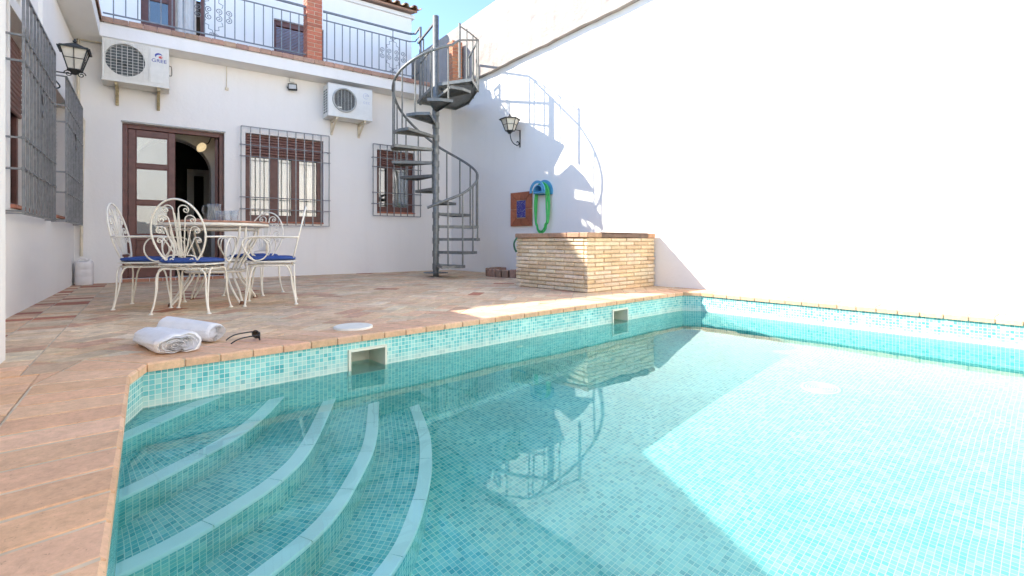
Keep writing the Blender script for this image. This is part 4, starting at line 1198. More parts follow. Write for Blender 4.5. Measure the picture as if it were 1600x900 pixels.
# brick edging ring beside the box
def onA(px, py): return onwall(px, py, CORN, SEAM)
pr = thing('planter_edging', 'low curved ring of worn brown bricks on the terrace between staircase and brick box', 'brick edging', (4.2, 5.7, 0))
mb = MB(); pc = Vector((4.80, 6.45)); rr = .47; nb_ = 15
for k in range(nb_):
    a = radians(88 + 190 * k / (nb_ - 1)); tang = Matrix.Translation((pc.x + rr*cos(a), pc.y + rr*sin(a), 0)) @ Matrix.Rotation(a, 4, 'Z')
    mb.bbox((-.055, -.047, -.01), (.055, .047, .115 + random.uniform(-.008, .008)), .008, jitter((.33, .20, .145), .16), mat=tang)
mb.build('bricks', 'brick', pr)

# ------------------------------------------------------------------ things on the boundary wall
NA = oA                                          # into the yard
UA = (SEAM - CORN).normalized()
def wm(p, ax=UA, nn=NA):                          # frame on the boundary wall: x along, y out, z up
    return Matrix(((ax.x, nn.x, 0, p[0]), (ax.y, nn.y, 0, p[1]), (0, 0, 1, p[2]), (0, 0, 0, 1)))
# framed tile
ta, tb = onA(800, 302), onA(833, 300.5); tc_ = onA(800, 354)
tw, thh = (Vector(tb[:2]) - Vector(ta[:2])).length, ta.z - tc_.z
tq = thing('tile_plaque', 'terracotta framed blue glazed tile hung on the boundary wall', 'wall plaque', tuple(ta))
T = wm((ta.x, ta.y, tc_.z)); mb = MB(); jo = MB()
bw_ = tw * .28; ww = tw
jo.box((.002, .001, .002), (ww-.002, .022, thh-.002), mat=T)
def tile_poly(poly):
    c = jitter((.40, .13, .065), .16); n_ = len(poly); ctr = sum((Vector(p) for p in poly), Vector((0,0)))/n_
    sh = [Vector(p) + (ctr - Vector(p)).normalized()*.0035 for p in poly]; s2 = [Vector(p) + (ctr - Vector(p)).normalized()*.008 for p in poly]
    vs = [T @ Vector((p.x, .02, p.y)) for p in sh] + [T @ Vector((p.x, .031, p.y)) for p in sh] + [T @ Vector((p.x, .034, p.y)) for p in s2]
    fs = [tuple(range(2*n_, 3*n_))]
    for r in range(2): fs += [(r*n_+k, r*n_+(k+1) % n_, (r+1)*n_+(k+1) % n_, (r+1)*n_+k) for k in range(n_)]
    mb.mesh_faces(vs, fs, c)
iw0, iw1, ih0, ih1 = bw_, ww-bw_, thh*.24, thh*.76
mx_, my_ = ww/2, thh/2
tile_poly([(0,0),(mx_,0),(mx_,ih0),(iw0,ih0)]); tile_poly([(mx_,0),(ww,0),(iw1,ih0),(mx_,ih0)])
tile_poly([(ww,0),(ww,my_),(iw1,my_),(iw1,ih0)]); tile_poly([(ww,my_),(ww,thh),(iw1,ih1),(iw1,my_)])
tile_poly([(ww,thh),(mx_,thh),(mx_,ih1),(iw1,ih1)]); tile_poly([(mx_,thh),(0,thh),(iw0,ih1),(mx_,ih1)])
tile_poly([(0,thh),(0,my_),(iw0,my_),(iw0,ih1)]); tile_poly([(0,my_),(0,0),(iw0,ih0),(iw0,my_)])
mb.build('terracotta_frame', 'terracotta', tq); jo.build('backing', 'pale_mortar', tq)
mb = MB(); mb.bbox((iw0+.008, .0225, ih0+.008), (iw1-.008, .029, ih1-.008), .002, mat=T); mb.build('glazed_tile', 'azulejo', tq)

# hose hanger and hose
hc_ = onA(851, 300); T = wm(tuple(hc_))
hg = thing('hose_hanger', 'blue plastic hose hanger on the boundary wall above the brick box', 'hose hanger', tuple(hc_))
mb = MB(); hr = .10
def arch(r, y, n=16, a0=0, a1=180, zo=0): return [T @ Vector((r*cos(radians(a0+(a1-a0)*k/n)), y, zo + r*sin(radians(a0+(a1-a0)*k/n)))) for k in range(n+1)]
ri = [arch(hr, .004), arch(hr, .15)]; r2 = [arch(hr-.012, .004), arch(hr-.012, .15)]
def strip(m_, A, B):
    n_ = len(A); m_.mesh_faces(list(A)+list(B), [(k, k+1, n_+k+1, n_+k) for k in range(n_-1)], smooth=True)
strip(mb, ri[0], ri[1]); strip(mb, r2[1], r2[0]); strip(mb, ri[1], r2[1]); 
mb.bbox((-hr, .004, -.035), (hr, .15, 0), .008, mat=T)
mb.build('saddle', 'blue_plastic', hg)
mb = MB(); fo = [arch(.165, .15, a0=-8, a1=188), arch(.165, .165, a0=-8, a1=188)]; fi = [arch(.125, .15, a0=-8, a1=188), arch(.125, .165, a0=-8, a1=188)]
for A, B in ((fo[0], fo[1]), (fi[1], fi[0]), (fo[1], fi[1]), (fi[0], fo[0])): strip(mb, A, B)
for y_ in (.0045, .0125):
    pass
bp_ = arch(.185, .002, n=24, a0=-15, a1=195); bq_ = arch(.185, .014, n=24, a0=-15, a1=195)
strip(mb, bp_, bq_); mb.mesh_faces(bq_, [tuple(range(len(bq_)))])
mb.build('flange', 'blue_plastic', hg)
hs = MB()
for k in range(8):
    off = .045 + .013 * (k % 3) + random.uniform(-.004, .004); rad = hr + .012 + .014*(k//3); drop = .60 + .035*random.uniform(-1, 1); wd_ = rad + .012*random.uniform(-.5, 1.6)
    pts = [Vector((rad*cos(radians(a_)), off + .012*sin(k+a_*.02), rad*sin(radians(a_)))) for a_ in range(0, 181, 15)]
    pts += [Vector((-wd_ - .01*sin(k*1.7), off + .008*k*.5, -drop*.35)), Vector((-wd_*1.02, off+.01, -drop*.75))]
    pts += [Vector((-wd_*.8*cos(radians(b_)), off + .015, -drop*.8 - wd_*1.1*sin(radians(b_)))) for b_ in range(10, 171, 20)]
    pts += [Vector((wd_*1.04, off+.01, -drop*.75)), Vector((wd_ + .015*sin(k*2.3), off, -drop*.35))]
    cm = catmull([T @ p for p in pts + [pts[0]]], 4)
    hs.tube(cm[:-1], .0085, 7, closed=True)
tag(hs.build('garden_hose', 'green', None, tuple(hc_)), 'coiled green garden hose draped over the blue hanger', 'hose')
wpt = lambda x, y, z: WR @ Vector((x, y, z))
h2 = MB(); h2.tube(catmull([wpt(wx0-.03, wy1-.05, .60), wpt(wx0-.05, wy1-.02, .53), wpt(wx0-.03, wy1-.01, .46), wpt(wx0-.012, wy1-.02, .42)], 5), .012, 7)
tag(h2.build('hose_end', 'hose_dark', None, tuple(wpt(wx0, wy1, .4))), 'short dark green hose end hooked on the far corner of the brick box', 'hose end')

# lanterns
def lantern(name, label, c, r, h, n, arm, roof_h, glassmat='glass_old'):
    """tapering glazed lantern: c = centre of its base, wider at the top"""
    t = thing(name, label, 'wall lantern', tuple(c))
    c = Vector(c); fr = MB(); gl = MB(); r0, r1 = r*.48, r
    rot = pi/n
    def ring(rad, z): return [c + Vector((rad*cos(2*pi*k/n + rot), rad*sin(2*pi*k/n + rot), z)) for k in range(n)]
    lo, hi, mid = ring(r0, 0), ring(r1, h), ring((r0+r1)/2, h*.5)
    for k in range(n):
        j = (k+1) % n
        fr.bar(lo[k], hi[k], .010); fr.bar(lo[k], lo[j], .010); fr.bar(hi[k], hi[j], .012); fr.bar(mid[k], mid[j], .006)
        a, b = (lo[k]+lo[j])/2, (hi[k]+hi[j])/2; 
        if n == 4: fr.bar(a, b, .006)
        sh = .985
        q = [c + (p - c)*1.0 for p in (lo[k], lo[j], hi[j], hi[k])]; ctr = sum(q, Vector())/4; ax_ = Vector((c.x, c.y, ctr.z)); gl.face([p + (ax_ - ctr).normalized()*.005 for p in q])
    top = c + Vector((0, 0, h + roof_h)); ev = ring(r1*1.16, h - .012)
    rfm = MB()
    for k in range(n):
        j = (k+1) % n; rfm.face([ev[k], ev[j], top]); rfm.face([ev[j], ev[k], c + Vector((0,0,h-.006))])
        fr.bar(ev[k], ev[j], .008)
    rfm.lathe([(.014, 0), (.02, .012), (.008, .022), (.0, .04)], top, 8, caps=False)
    fr.lathe([(r0*.9, -.004), (r0*.5, -.02), (.014, -.045)], c, 10, caps=True)
    f = fr.build('frame', 'black', t); gl.build('glass', glassmat, t); rfm.build('roof', 'black', t)
    am = MB(); arm(am, c); am.build('bracket', 'black', t)
    return t
lp = onA(813, 214); off = .22
Lc = Vector((lp.x + NA.x*off, lp.y + NA.y*off, lp.z + .065)); 
def arm_r(m_, c):
    w0 = lp + Vector((NA.x, NA.y, 0)) * .008; nx = Vector((NA.x, NA.y, 0)); zz = Vector((0, 0, 1))
    m_.bar(w0 + zz*.11, w0 - zz*.17, .014); m_.bar(w0 + zz*.10, w0 + nx*.16 + zz*.105, .009)
    m_.tube(catmull([c + zz*-.04, w0 + nx*.19 - zz*.06, w0 + nx*.14 - zz*.12, w0 + nx*.06 - zz*.145, w0 + nx*.02 - zz*.11, w0 + nx*.05 - zz*.08, w0 + nx*.07 - zz*.10], 6), .008, 6)
    m_.tube(spiral(c + nx*.03 - zz*.035, .028, 1.3, 0, nx, zz), .005, 5)
lantern('wall_lantern', 'black iron lantern on a scrolled bracket on the boundary wall', Lc, .15, .19, 6, arm_r, .055)
# left lantern, on the side house between its windows
ly = 6.66; lx = lwx(ly)
cb = onwall(117, 113, (-.58, 0), (-.58, 1)); Lc2 = Vector((-.58, ly, ony(117, 113, ly).z))
cx_ = ony(117, 113, ly); Lc2 = Vector((cx_.x, ly, cx_.z + .02))
def arm_l(m_, c):
    zz = Vector((0, 0, 1)); nx = Vector((1, 0, 0)); w0 = Vector((lwx(ly) + .008, ly, c.z - .04))
    m_.bar(w0 + zz*.05, w0 - zz*.16, .014); m_.bar(w0 + zz*.0, Vector((c.x, ly, c.z - .04)), .010)
    m_.tube(catmull([w0 - zz*.03, w0 + nx*.08 - zz*.14, w0 + nx*.02 - zz*.17, w0 + nx*.01 - zz*.12, w0 + nx*.05 - zz*.10], 6), .007, 5)
    m_.tube(spiral(c + nx*.05 - zz*.04, .035, 1.5, 0, nx, zz), .005, 5); m_.tube(spiral(c - nx*.05 - zz*.04, .035, 1.5, pi, nx, zz, -1), .005, 5)
lantern('wall_lantern', 'black iron lantern with square pyramid roof on the side house wall', Lc2, .15, .21, 4, arm_l, .07)

# ------------------------------------------------------------------ air conditioners
def ac_unit(label, a, b, z0, z1, front, mat, style):
    """a, b: left and right x of the front; front: y of the front face"""
    t = thing('air_conditioner', label, 'air conditioner', ((a+b)/2, front, z0))
    dep = BY - .05 - front; w_, h_ = b - a, z1 - z0
    m_ = MB(); fan_c = a + w_*(.335 if style == 1 else .36); rad = h_*(.41 if style == 1 else .40); zc = z0 + h_*.53
    # front panel with a round opening: ring of quads out to the rectangle
    n = 48
    circ = [Vector((fan_c + rad*cos(2*pi*k/n), front, zc + rad*sin(2*pi*k/n))) for k in range(n)]
    def border(k):
        an = 2*pi*k/n; c, s_ = cos(an), sin(an); ts = []
        if c > 1e-6: ts.append((b - fan_c)/c)
        if c < -1e-6: ts.append((a - fan_c)/c)
        if s_ > 1e-6: ts.append((z1 - zc)/s_)
        if s_ < -1e-6: ts.append((z0 - zc)/s_)
        tt = min(ts); return Vector((fan_c + tt*c, front, zc + tt*s_))
    outr = [border(k) for k in range(n)]
    for cx2, cz2 in ((a, z0), (b, z0), (b, z1), (a, z1)):
        k = min(range(n), key=lambda q: (outr[q] - Vector((cx2, front, cz2))).length); outr[k] = Vector((cx2, front, cz2))
    deep = [p + Vector((0, .06, 0)) for p in circ]
    for k in range(n):
        j = (k+1) % n; m_.face([circ[k], outr[k], outr[j], circ[j]][::-1] if False else [circ[k], circ[j], outr[j], outr[k]]); m_.face([circ[j], circ[k], deep[k], deep[j]])
    bk = front + dep
    m_.face([(a, front, z1), (b, front, z1), (b, bk, z1), (a, bk, z1)]); m_.face([(a, bk, z0), (b, bk, z0), (b, front, z0), (a, front, z0)])
    m_.face([(a, bk, z0), (a, front, z0), (a, front, z1), (a, bk, z1)]); m_.face([(b, front, z0), (b, bk, z0), (b, bk, z1), (b, front, z1)]); m_.face([(b, bk, z0), (a, bk, z0), (a, bk, z1), (b, bk, z1)])
    m_.bbox((a-.008, front-.006, z0-.022), (b+.008, bk, z0-.001), .004); m_.bbox((a-.006, front-.006, z1+.001), (b+.006, bk, z1+.014), .004)
    if style == 1:
        m_.bbox((a+w_*.705, front-.006, z0+.03), (b-.045, front-.0005, z1-.025), .003)
        m_.bbox((a+.004, front-.01, z0+.004), (a+.03, front-.0005, z1-.004), .004)
    body = m_.build('casing', mat, t)
    d_ = MB(); d_.mesh_faces(deep, [tuple(range(n))]); 
    for k in range(5):     # fan blades
        an = 2*pi*k/5; vs = [(fan_c + .04*cos(an), front+.045, zc+.04*sin(an)), (fan_c + rad*.9*cos(an-.25), front+.05, zc+rad*.9*sin(an-.25)), (fan_c + rad*.9*cos(an+.5), front+.035, zc+rad*.9*sin(an+.5)), (fan_c + .04*cos(an+.9), front+.04, zc+.04*sin(an+.9))]
        d_.mesh_faces(vs, [(0,1,2,3)])
    d_.lathe([(.045, 0), (.045, .02)], (fan_c, front+.03, zc), 14, Matrix.Rotation(radians(90), 4, 'X'))
    d_.build('fan', 'acdark', t)
    g = MB()
    if style == 1:
        gx0, gx1, gz0, gz1 = a+.035, a+w_*.685, z0+.03, z1-.02
        for k in range(9):
            x_ = gx0 + (gx1-gx0)*k/8; g.tube([(x_, front-.012, gz0), (x_, front-.012, gz1)], .0026, 5)
        for k in range(13):
            z_ = gz0 + (gz1-gz0)*k/12; g.tube([(gx0, front-.009, z_), (gx1, front-.009, z_)], .0024, 4)
        g.build('guard_grille', 'acwhite', t)
    else:
        for k in range(1, 16):
            rr2 = rad*k/15; g.tube([(fan_c + rr2*cos(2*pi*q/40), front-.006, zc + rr2*sin(2*pi*q/40)) for q in range(40)], .0014, 4, closed=True)
        g.tube([(fan_c + (rad-.012)*cos(2*pi*q/40), front-.012, zc + (rad-.012)*sin(2*pi*q/40)) for q in range(40)], .014, 6, closed=True)
        for k in range(-3, 4):
            x_ = rad*k/3.6; hz2 = sqrt(max(0, rad*rad - x_*x_)); g.tube([(fan_c + x_, front-.01, zc - hz2), (fan_c + x_, front-.01, zc + hz2)], .0045, 5)
        g.build('guard_grille', 'acgrey', t)
        lbl = MB(); lbl.bbox((fan_c-rad*.58, front-.016, zc-rad*.72), (fan_c-rad*.25, front-.0125, zc-rad*.6), .001); lbl.build('rating_plate', 'acwhite', t)
        sl2 = MB()
        for k in range(9):
            for q in range(2):
                z_ = z0 + .05 + (h_-.1)*k/9; sl2.box((a-.003, front+.06+.11*q, z_), (a-.0008, front+.14+.11*q, z_+.022))
        sl2.build('side_louvre', 'acdark', t)
    for fx in (.2, .84):
        bm2 = MB(); x_ = a + w_*fx
        bm2.bbox((x_-.018, front+.02, z0-.06), (x_+.018, BY-.004, z0-.0225), .003); bm2.bbox((x_-.018, BY-.028, z0-.26), (x_+.018, BY-.002, z0-.061), .003)
        bm2.mesh_faces([(x_-.012, front+.06, z0-.061), (x_+.012, front+.06, z0-.061), (x_+.012, BY-.03, z0-.235), (x_-.012, BY-.03, z0-.235), (x_-.012, front+.09, z0-.061), (x_+.012, front+.09, z0-.061), (x_+.012, BY-.03, z0-.205), (x_-.012, BY-.03, z0-.205)], [(0,1,2,3), (7,6,5,4), (0,3,7,4), (2,1,5,6)])
        bm2.build('wall_bracket', 'bracket' if style == 1 else 'cream', t)
    hd = MB(); hd.tube(catmull([(b+.008, front+.10, z0+h_*.62), (b+.03, front+.11, z0+h_*.60), (b+.035, front+.17, z0+h_*.42), (b+.008, front+.18, z0+h_*.40)], 4), .006, 5); hd.build('side_handle', 'acdark', t)
    return t, (a, b, z0, z1, front, w_, h_)
def text_mesh(s, size, mat, name, parent, loc, ext=.0008, sx=1.0):
    cu = bpy.data.curves.new(name, 'FONT'); cu.body = s; cu.size = size; cu.align_x = 'CENTER'; cu.extrude = ext
    tmp = bpy.data.objects.new(name, cu); COL.objects.link(tmp); bpy.context.view_layer.update()
    me = bpy.data.meshes.new_from_object(tmp.evaluated_get(bpy.context.evaluated_depsgraph_get())); bpy.data.objects.remove(tmp)
    me.materials.clear(); me.materials.append(M[mat])
    org = Vector(parent['_org']); me.transform(Matrix.Translation(Vector(loc) - org) @ Matrix.Rotation(radians(90), 4, 'X') @ Matrix.Diagonal((sx, 1, 1, 1)))
    o = bpy.data.objects.new(name, me); COL.objects.link(o); o.parent = parent; o['_org'] = tuple(org)
    return o
FY = 8.16
q0, q1, q2 = ony(159, 58, FY), ony(264, 76, FY), ony(159, 121, FY)
ac1, (a, b, z0, z1, fr_, w_, h_) = ac_unit('cream air conditioner with wire guard and red and blue badge by the side house corner', q0.x, q1.x, q2.z, min(q0.z, 3.125), FY, 'acwhite', 1)
lc_ = Vector((a + w_*.845, fr_ - .0075, z1 - h_*.23)); 
def blob(m_, c, r0, r1, a0, a1, sx, sz, n=16):
    vs = []; 
    for k in range(n+1):
        an = radians(a0 + (a1-a0)*k/n); tt = sin(pi*k/n)
        for rr3 in (r0 + (r1-r0)*(1-tt)*.5, r1 - (r1-r0)*(1-tt)*.5): vs.append((c.x + rr3*cos(an)*sx, c.y, c.z + rr3*sin(an)*sz))
    m_.mesh_faces(vs, [(2*k+1, 2*k, 2*k+2, 2*k+3) for k in range(n)])
mb = MB(); blob(mb, lc_, .022, .047, 20, 215, 1.1, .9); mb.build('emblem_swoosh', 'blue_logo', ac1)
mb = MB(); blob(mb, lc_ + Vector((.022, -.0005, -.012)), 0, .026, 0, 359, 1.1, .7); mb.build('emblem_spot', 'red_logo', ac1)
text_mesh('GREE', .062, 'blue_logo', 'lettering', ac1, (lc_.x, lc_.y, lc_.z - .082), sx=1.15)
q0, q1, q2 = ony(513, 130, FY), ony(581.5, 144, FY), ony(513, 178, FY)
ac2, (a, b, z0, z1, fr_, w_, h_) = ac_unit('white air conditioner with round grey fan guard near the staircase', q0.x, q1.x, q2.z, q0.z, FY, 'acwhite2', 2)
mb = MB(); e_ = Vector((a + w_*.85, fr_ - .002, z1 - h_*.22)); mb.tube([(e_.x + .045*cos(2*pi*k/24), e_.y, e_.z + .045*sin(2*pi*k/24)) for k in range(22)], .003, 4); mb.tube([(e_.x, e_.y, e_.z-.02), (e_.x, e_.y, e_.z+.022)], .003, 4); mb.tube([(e_.x+.012, e_.y, e_.z+.015), (e_.x+.04, e_.y, e_.z+.005)], .003, 4)
for k in range(3):
    xq = e_.x - .04 + .04*k; mb.bbox((xq, e_.y-.001, e_.z-.125), (xq+.024, e_.y+.001, e_.z-.120), .0005); mb.bbox((xq, e_.y-.001, e_.z-.098), (xq+.024, e_.y+.001, e_.z-.093), .0005)
    mb.bbox((xq, e_.y-.001, e_.z-.119), (xq+.004, e_.y+.001, e_.z-.099), .0005)
mb.build('faint_emblem', 'grey_logo', ac2)

# pipes, cables, floodlight
mb = MB(); cr_ = Vector((lwx(8.47) + .02, 8.46, 0))
p1 = ony(118, 53, 8.44); p2 = ony(153, 64, 8.42)
mb.tube([(cr_.x+.03, 8.455, p1.z), (p2.x+.02, 8.44, p1.z-.01), (p2.x+.1, 8.43, p1.z-.02)], .022, 7); mb.tube([(cr_.x+.03, 8.45, p1.z-.05), (p2.x+.1, 8.43, p1.z-.06)], .014, 6)
mb.tube([(cr_.x+.025, 8.46, p1.z+.01), (cr_.x+.02, 8.462, p1.z-.5), (cr_.x+.03, 8.458, 2.2), (ony(131, 150, 8.46).x, 8.46, 2.1), (ony(128, 300, 8.46).x, 8.46, 1.2), (ony(127, 402, 8.46).x, 8.462, .36)], .017, 7)
tag(mb.build('cooling_pipe', 'cream', None, tuple(cr_)), 'cream insulated pipe running down the inner corner from the air conditioner', 'pipe')
cA, cB = ony(354, 104, BY-.008), ony(354, 138, BY-.008)
mb = MB(); mb.tube([cA, cB], .005, 5); mb.bbox((cB.x-.02, BY-.03, cB.z-.03), (cB.x+.028, BY-.001, cB.z+.01), .006)
tag(mb.build('cable_box', 'cream', None, tuple(cB)), 'thin cream cable ending in a small box on the house wall above the door', 'cable')
fq = ony(457, 136, BY-.07); flt = thing('floodlight', 'small black framed floodlight below the balcony', 'floodlight', tuple(fq))
mb = MB(); T = Matrix.Translation(fq) @ Matrix.Rotation(radians(-18), 4, 'X') @ Matrix.Rotation(radians(-12), 4, 'Z')
for lo, hi in (((-.065,-.02,-.052),(.065,.02,-.042)), ((-.065,-.02,.042),(.065,.02,.052)), ((-.065,-.02,-.042),(-.054,.02,.042)), ((.054,-.02,-.042),(.065,.02,.042)), ((-.054,.005,-.042),(.054,.02,.042))): mb.box(lo, hi, mat=T)
mb.bar(fq + Vector((-.06, .02, 0)), fq + Vector((-.06, .065, -.01)), .012); mb.bar(fq + Vector((.06, .02, 0)), fq + Vector((.06, .065, -.01)), .012)
mb.build('housing', 'black', flt); mb = MB(); mb.box((-.053, -.012, -.041), (.053, -.006, .041), mat=T); mb.build('lamp_glass', 'led', flt)
mb = MB(); mb.bbox((fq.x-.035, BY-.04, fq.z+.085), (fq.x+.04, BY-.002, fq.z+.15), .005); mb.build('junction_box', 'acwhite2', flt)

# sconce inside the doorway
sp_ = ony(315, 230, 9.28); sm_ = ony(337, 213, 9.44)
scn = thing('wall_sconce', 'leafy iron sconce with pale glass shade seen through the open door', 'wall lamp', (sm_.x, 9.44, sm_.z))
mb = MB(); mb.tube(catmull([(sm_.x, 9.435, sm_.z), (sm_.x-.05, 9.38, sm_.z+.01), (sp_.x+.1, 9.31, sp_.z+.09), (sp_.x+.055, 9.28, sp_.z+.05)], 5), .008, 6)
for k in range(7):
    an = 2*pi*k/7; c = Vector((sm_.x, 9.43, sm_.z)); mb.mesh_faces([c, c + Vector((.03*cos(an-.3), -.01, .03*sin(an-.3))), c + Vector((.085*cos(an), -.03, .085*sin(an))), c + Vector((.03*cos(an+.3), -.01, .03*sin(an+.3)))], [(0,1,2,3), (3,2,1,0)])
mb.build('iron_leaf_arm', 'black', scn)
mb = MB(); mb.lathe([(.03, .07), (.052, .04), (.06, 0), (.052, -.04), (.03, -.075), (.0, -.09)], sp_, 14, Matrix.Rotation(radians(35), 4, 'Y'), caps=False); mb.build('glass_shade', 'amber', scn)

# ------------------------------------------------------------------ jerry can in the corner
jc = fl(131, 444); ja, jb = fl(116.5, 444.5).x, 0
jx0, jx1 = ony(116.5, 440, 8.3).x, ony(146, 440, 8.3).x
jz = ony(130, 405, 8.25).z
jt = thing('jerry_can', 'milky white plastic jerry can standing in the corner of the terrace', 'jerry can', ((jx0+jx1)/2, 8.32, 0))
mb = MB(); xc, hw = (jx0+jx1)/2, (jx1-jx0)/2
T = Matrix.Translation((xc, 8.33, 0))
rings = [(.93, 0), (1, .015), (1, .10), (.975, .108), (1, .116), (1, .19), (.975, .198), (1, .206), (1, .27), (.93, .30), (.7, jz-.03)]
vs = []; npt = 24
for s_, z_ in rings:
    for k in range(npt):
        an = 2*pi*k/npt; ex = 4.0; c_, s2_ = cos(an), sin(an); rr2 = (abs(c_)**ex + abs(s2_)**ex) ** (-1/ex)
        vs.append(T @ Vector((hw*s_*rr2*c_, .10*s_*rr2*s2_, z_)))
mb.mesh_faces(vs, [(r*npt+k, r*npt+(k+1) % npt, (r+1)*npt+(k+1) % npt, (r+1)*npt+k) for r in range(len(rings)-1) for k in range(npt)], smooth=True); mb.mesh_faces(vs[-npt:], [tuple(range(npt))])
mb.build('canister', 'jerry', jt)
mb = MB(); mb.tube(catmull([T @ Vector(p) for p in ((-hw*.6, 0, .29), (-hw*.5, 0, jz-.005), (hw*.1, 0, jz), (hw*.35, 0, jz-.03))], 5), .013, 7); mb.build('handle', 'jerry', jt)
mb = MB(); mb.lathe([(.024, 0), (.024, .03), (.02, .034)], (xc+hw*.55, 8.33, jz-.04), 12); mb.build('cap', 'jerry', jt)

# ------------------------------------------------------------------ garden chairs
def chair():
    """front faces +y"""
    t = thing('garden_chair', 'chair', 'chair', (0, 0, 0), 'cream wrought iron chairs round the table')
    SZ = .378; wi = .0074
    s = MB()
    ring_ = [(.215*cos(a)*(1 if True else 1), .205*sin(a)) for a in [2*pi*k/28 for k in range(28)]]
    def rs(sc2, z): 
        out = []
        for k in range(28):
            a = 2*pi*k/28; c, si = cos(a), sin(a); r_ = (abs(c)**3 + abs(si)**3) ** (-1/3); out.append((.205*sc2*r_*c, .20*sc2*r_*si, z))
        return out
    s.tube(rs(1, SZ), wi, 6, closed=True); s.tube(rs(.94, SZ-.035), .006, 6, closed=True)
    for k in range(-3, 4): s.tube([(k*.052, -.19, SZ), (k*.052, .19, SZ)], .004, 5)
    s.tube([(-.2, 0, SZ-.004), (.2, 0, SZ-.004)], .005, 5)
    s.build('seat_frame', 'white_iron', t)
    for sx in (-1, 1):
        for sy in (-1, 1):
            l_ = MB(); fx, fy = sx*.20, sy*(.20 if sy > 0 else .205)
            l_.tube(catmull([(sx*.085, sy*.175, SZ-.03), (sx*.135, sy*.182, SZ-.036), (sx*.172, sy*.186, SZ-.085), (sx*.176, sy*.188, SZ-.2), (sx*.186, sy*.195, .08), (fx*1.02, fy, .004)], 5), wi*.92, 6)
            l_.tube(catmull([(sx*.17, sy*.07, SZ-.03), (sx*.182, sy*.125, SZ-.04), (sx*.183, sy*.155, SZ-.10), (sx*.182, sy*.168, SZ-.2), (sx*.190, sy*.188, .08), (fx*1.03, fy*.985, .004)], 5), wi*.92, 6)
            l_.lathe([(.017, 0), (.017, .006), (.009, .012)], (fx*1.025, fy*.99, 0), 10)
            l_.build('leg', 'white_iron', t)
    # oval back, leaning
    lean = radians(13); bz, by = .612, -.225; HW, HH = .190, .265
    T = Matrix.Translation((0, by, bz)) @ Matrix.Rotation(lean, 4, 'X')
    V = lambda x, z: T @ Vector((x, 0, z))
    b = MB()
    b.tube([V(HW*cos(2*pi*k/44)*(1 - .10*max(0, -sin(2*pi*k/44))), HH*sin(2*pi*k/44)) for k in range(44)], wi, 7, closed=True)
    bk_ = b.build('backrest', 'white_iron', t)
    f = MB(); rw_ = .0046
    def scroll_rod(x0, z0, x1, z1, rad, sx):
        """rod fanning up from the base, turning over outward into a scroll"""
        pts = [V(sx*x0, z0), V(sx*(x0*.6 + x1*.4), z0*.6 + z1*.4), V(sx*x1, z1)]
        n = 10
        for k in range(1, n+1):
            a = pi - pi*k/n; pts.append(V(sx*(x1 + rad + rad*cos(a)), z1 + rad*sin(a)))
        c2 = (x1 + rad*1.42, z1)
        for k in range(1, 17):
            a = -2*pi*1.1*k/16; r_ = rad*.58*(1 - .72*k/16); pts.append(V(sx*(c2[0] + r_*cos(a)), c2[1] + r_*sin(a)))
        f.tube(pts, rw_, 5)
    for sx in (-1, 1):
        scroll_rod(.010, -.165, .018, .182, .036, sx); scroll_rod(.021, -.165, .056, .105, .037, sx)
        scroll_rod(.031, -.165, .085, .022, .033, sx); scroll_rod(.041, -.165, .100, -.055, .027, sx)
        f.tube([V(sx*.004, -.165), V(sx*.006, .10), V(sx*.012, .16)], rw_*.8, 5)
        # lyre foot
        pts = [V(0, -.168), V(sx*.05, -.168), V(sx*.085, -.172), V(sx*.105, -.195), V(sx*.092, -.222), V(sx*.068, -.222), V(sx*.060, -.203), V(sx*.075, -.193), V(sx*.082, -.205)]
        f.tube(catmull(pts, 4), rw_, 5)
    f.build('scrollwork', 'white_iron', bk_)
    for sx in (-1, 1):
        a_ = MB(); st_ = V(sx*HW*.99, -.022)
        a_.tube(catmull([st_, (sx*.245, by+.06, .592), (sx*.262, -.06, .594), (sx*.262, .10, .594), (sx*.255, .19, .580), (sx*.25, .215, .53), (sx*.235, .18, .45), (sx*.215, .12, SZ+.005)], 6), wi*.95, 7)
        n = 26
        a_.tube([(sx*(.252 - .03*(1-sin(2*pi*k/n))/2), .105 + .088*cos(2*pi*k/n), (.387 + .594)/2 + .1*sin(2*pi*k/n)) for k in range(n)], wi*.8, 6, closed=True)
        a_.build('armrest', 'white_iron', t)
    return t
def cushion():
    m_ = MB(); n = 28; rows = [(.02, .0), (.75, .0), (.94, .004), (1, .014), (.97, .026), (.8, .034), (.4, .037), (.02, .036)]
    vs = []
    for s_, z_ in rows:
        for k in range(n):
            a = 2*pi*k/n; c, si = cos(a), sin(a); r_ = (abs(c)**3.4 + abs(si)**3.4) ** (-1/3.4); vs.append((.203*s_*r_*c*(1+.01*sin(5*a)), .198*s_*r_*si, z_ + .003*sin(3*a+s_*4)*s_))
    m_.mesh_faces(vs, [(r*n+k, r*n+(k+1) % n, (r+1)*n+(k+1) % n, (r+1)*n+k) for r in range(len(rows)-1) for k in range(n)], smooth=True)
    return tag(m_.build('seat_cushion', 'cushion'), 'cushion', 'cushion', 'blue cushions on the garden chairs')
TB = Vector((.50, 5.30))
spots = [((.02, 5.30), (.96, -.28), 'left garden chair, turned sideways in front of the brown door leaf', 'blue cushion on the leftmost garden chair'),
         ((.29, 4.74), (.47, .88), 'nearest garden chair, its oval back towards the pool', 'blue cushion on the garden chair nearest the pool'),
         ((.90, 4.93), (-.97, .22), 'right garden chair seen edge on in front of the barred window', 'blue cushion on the rightmost garden chair'),
         ((.90, 5.86), (-.62, -.78), 'farthest garden chair, half hidden behind the table', 'blue cushion on the garden chair behind the table')]
ch0, cu0 = chair(), cushion()
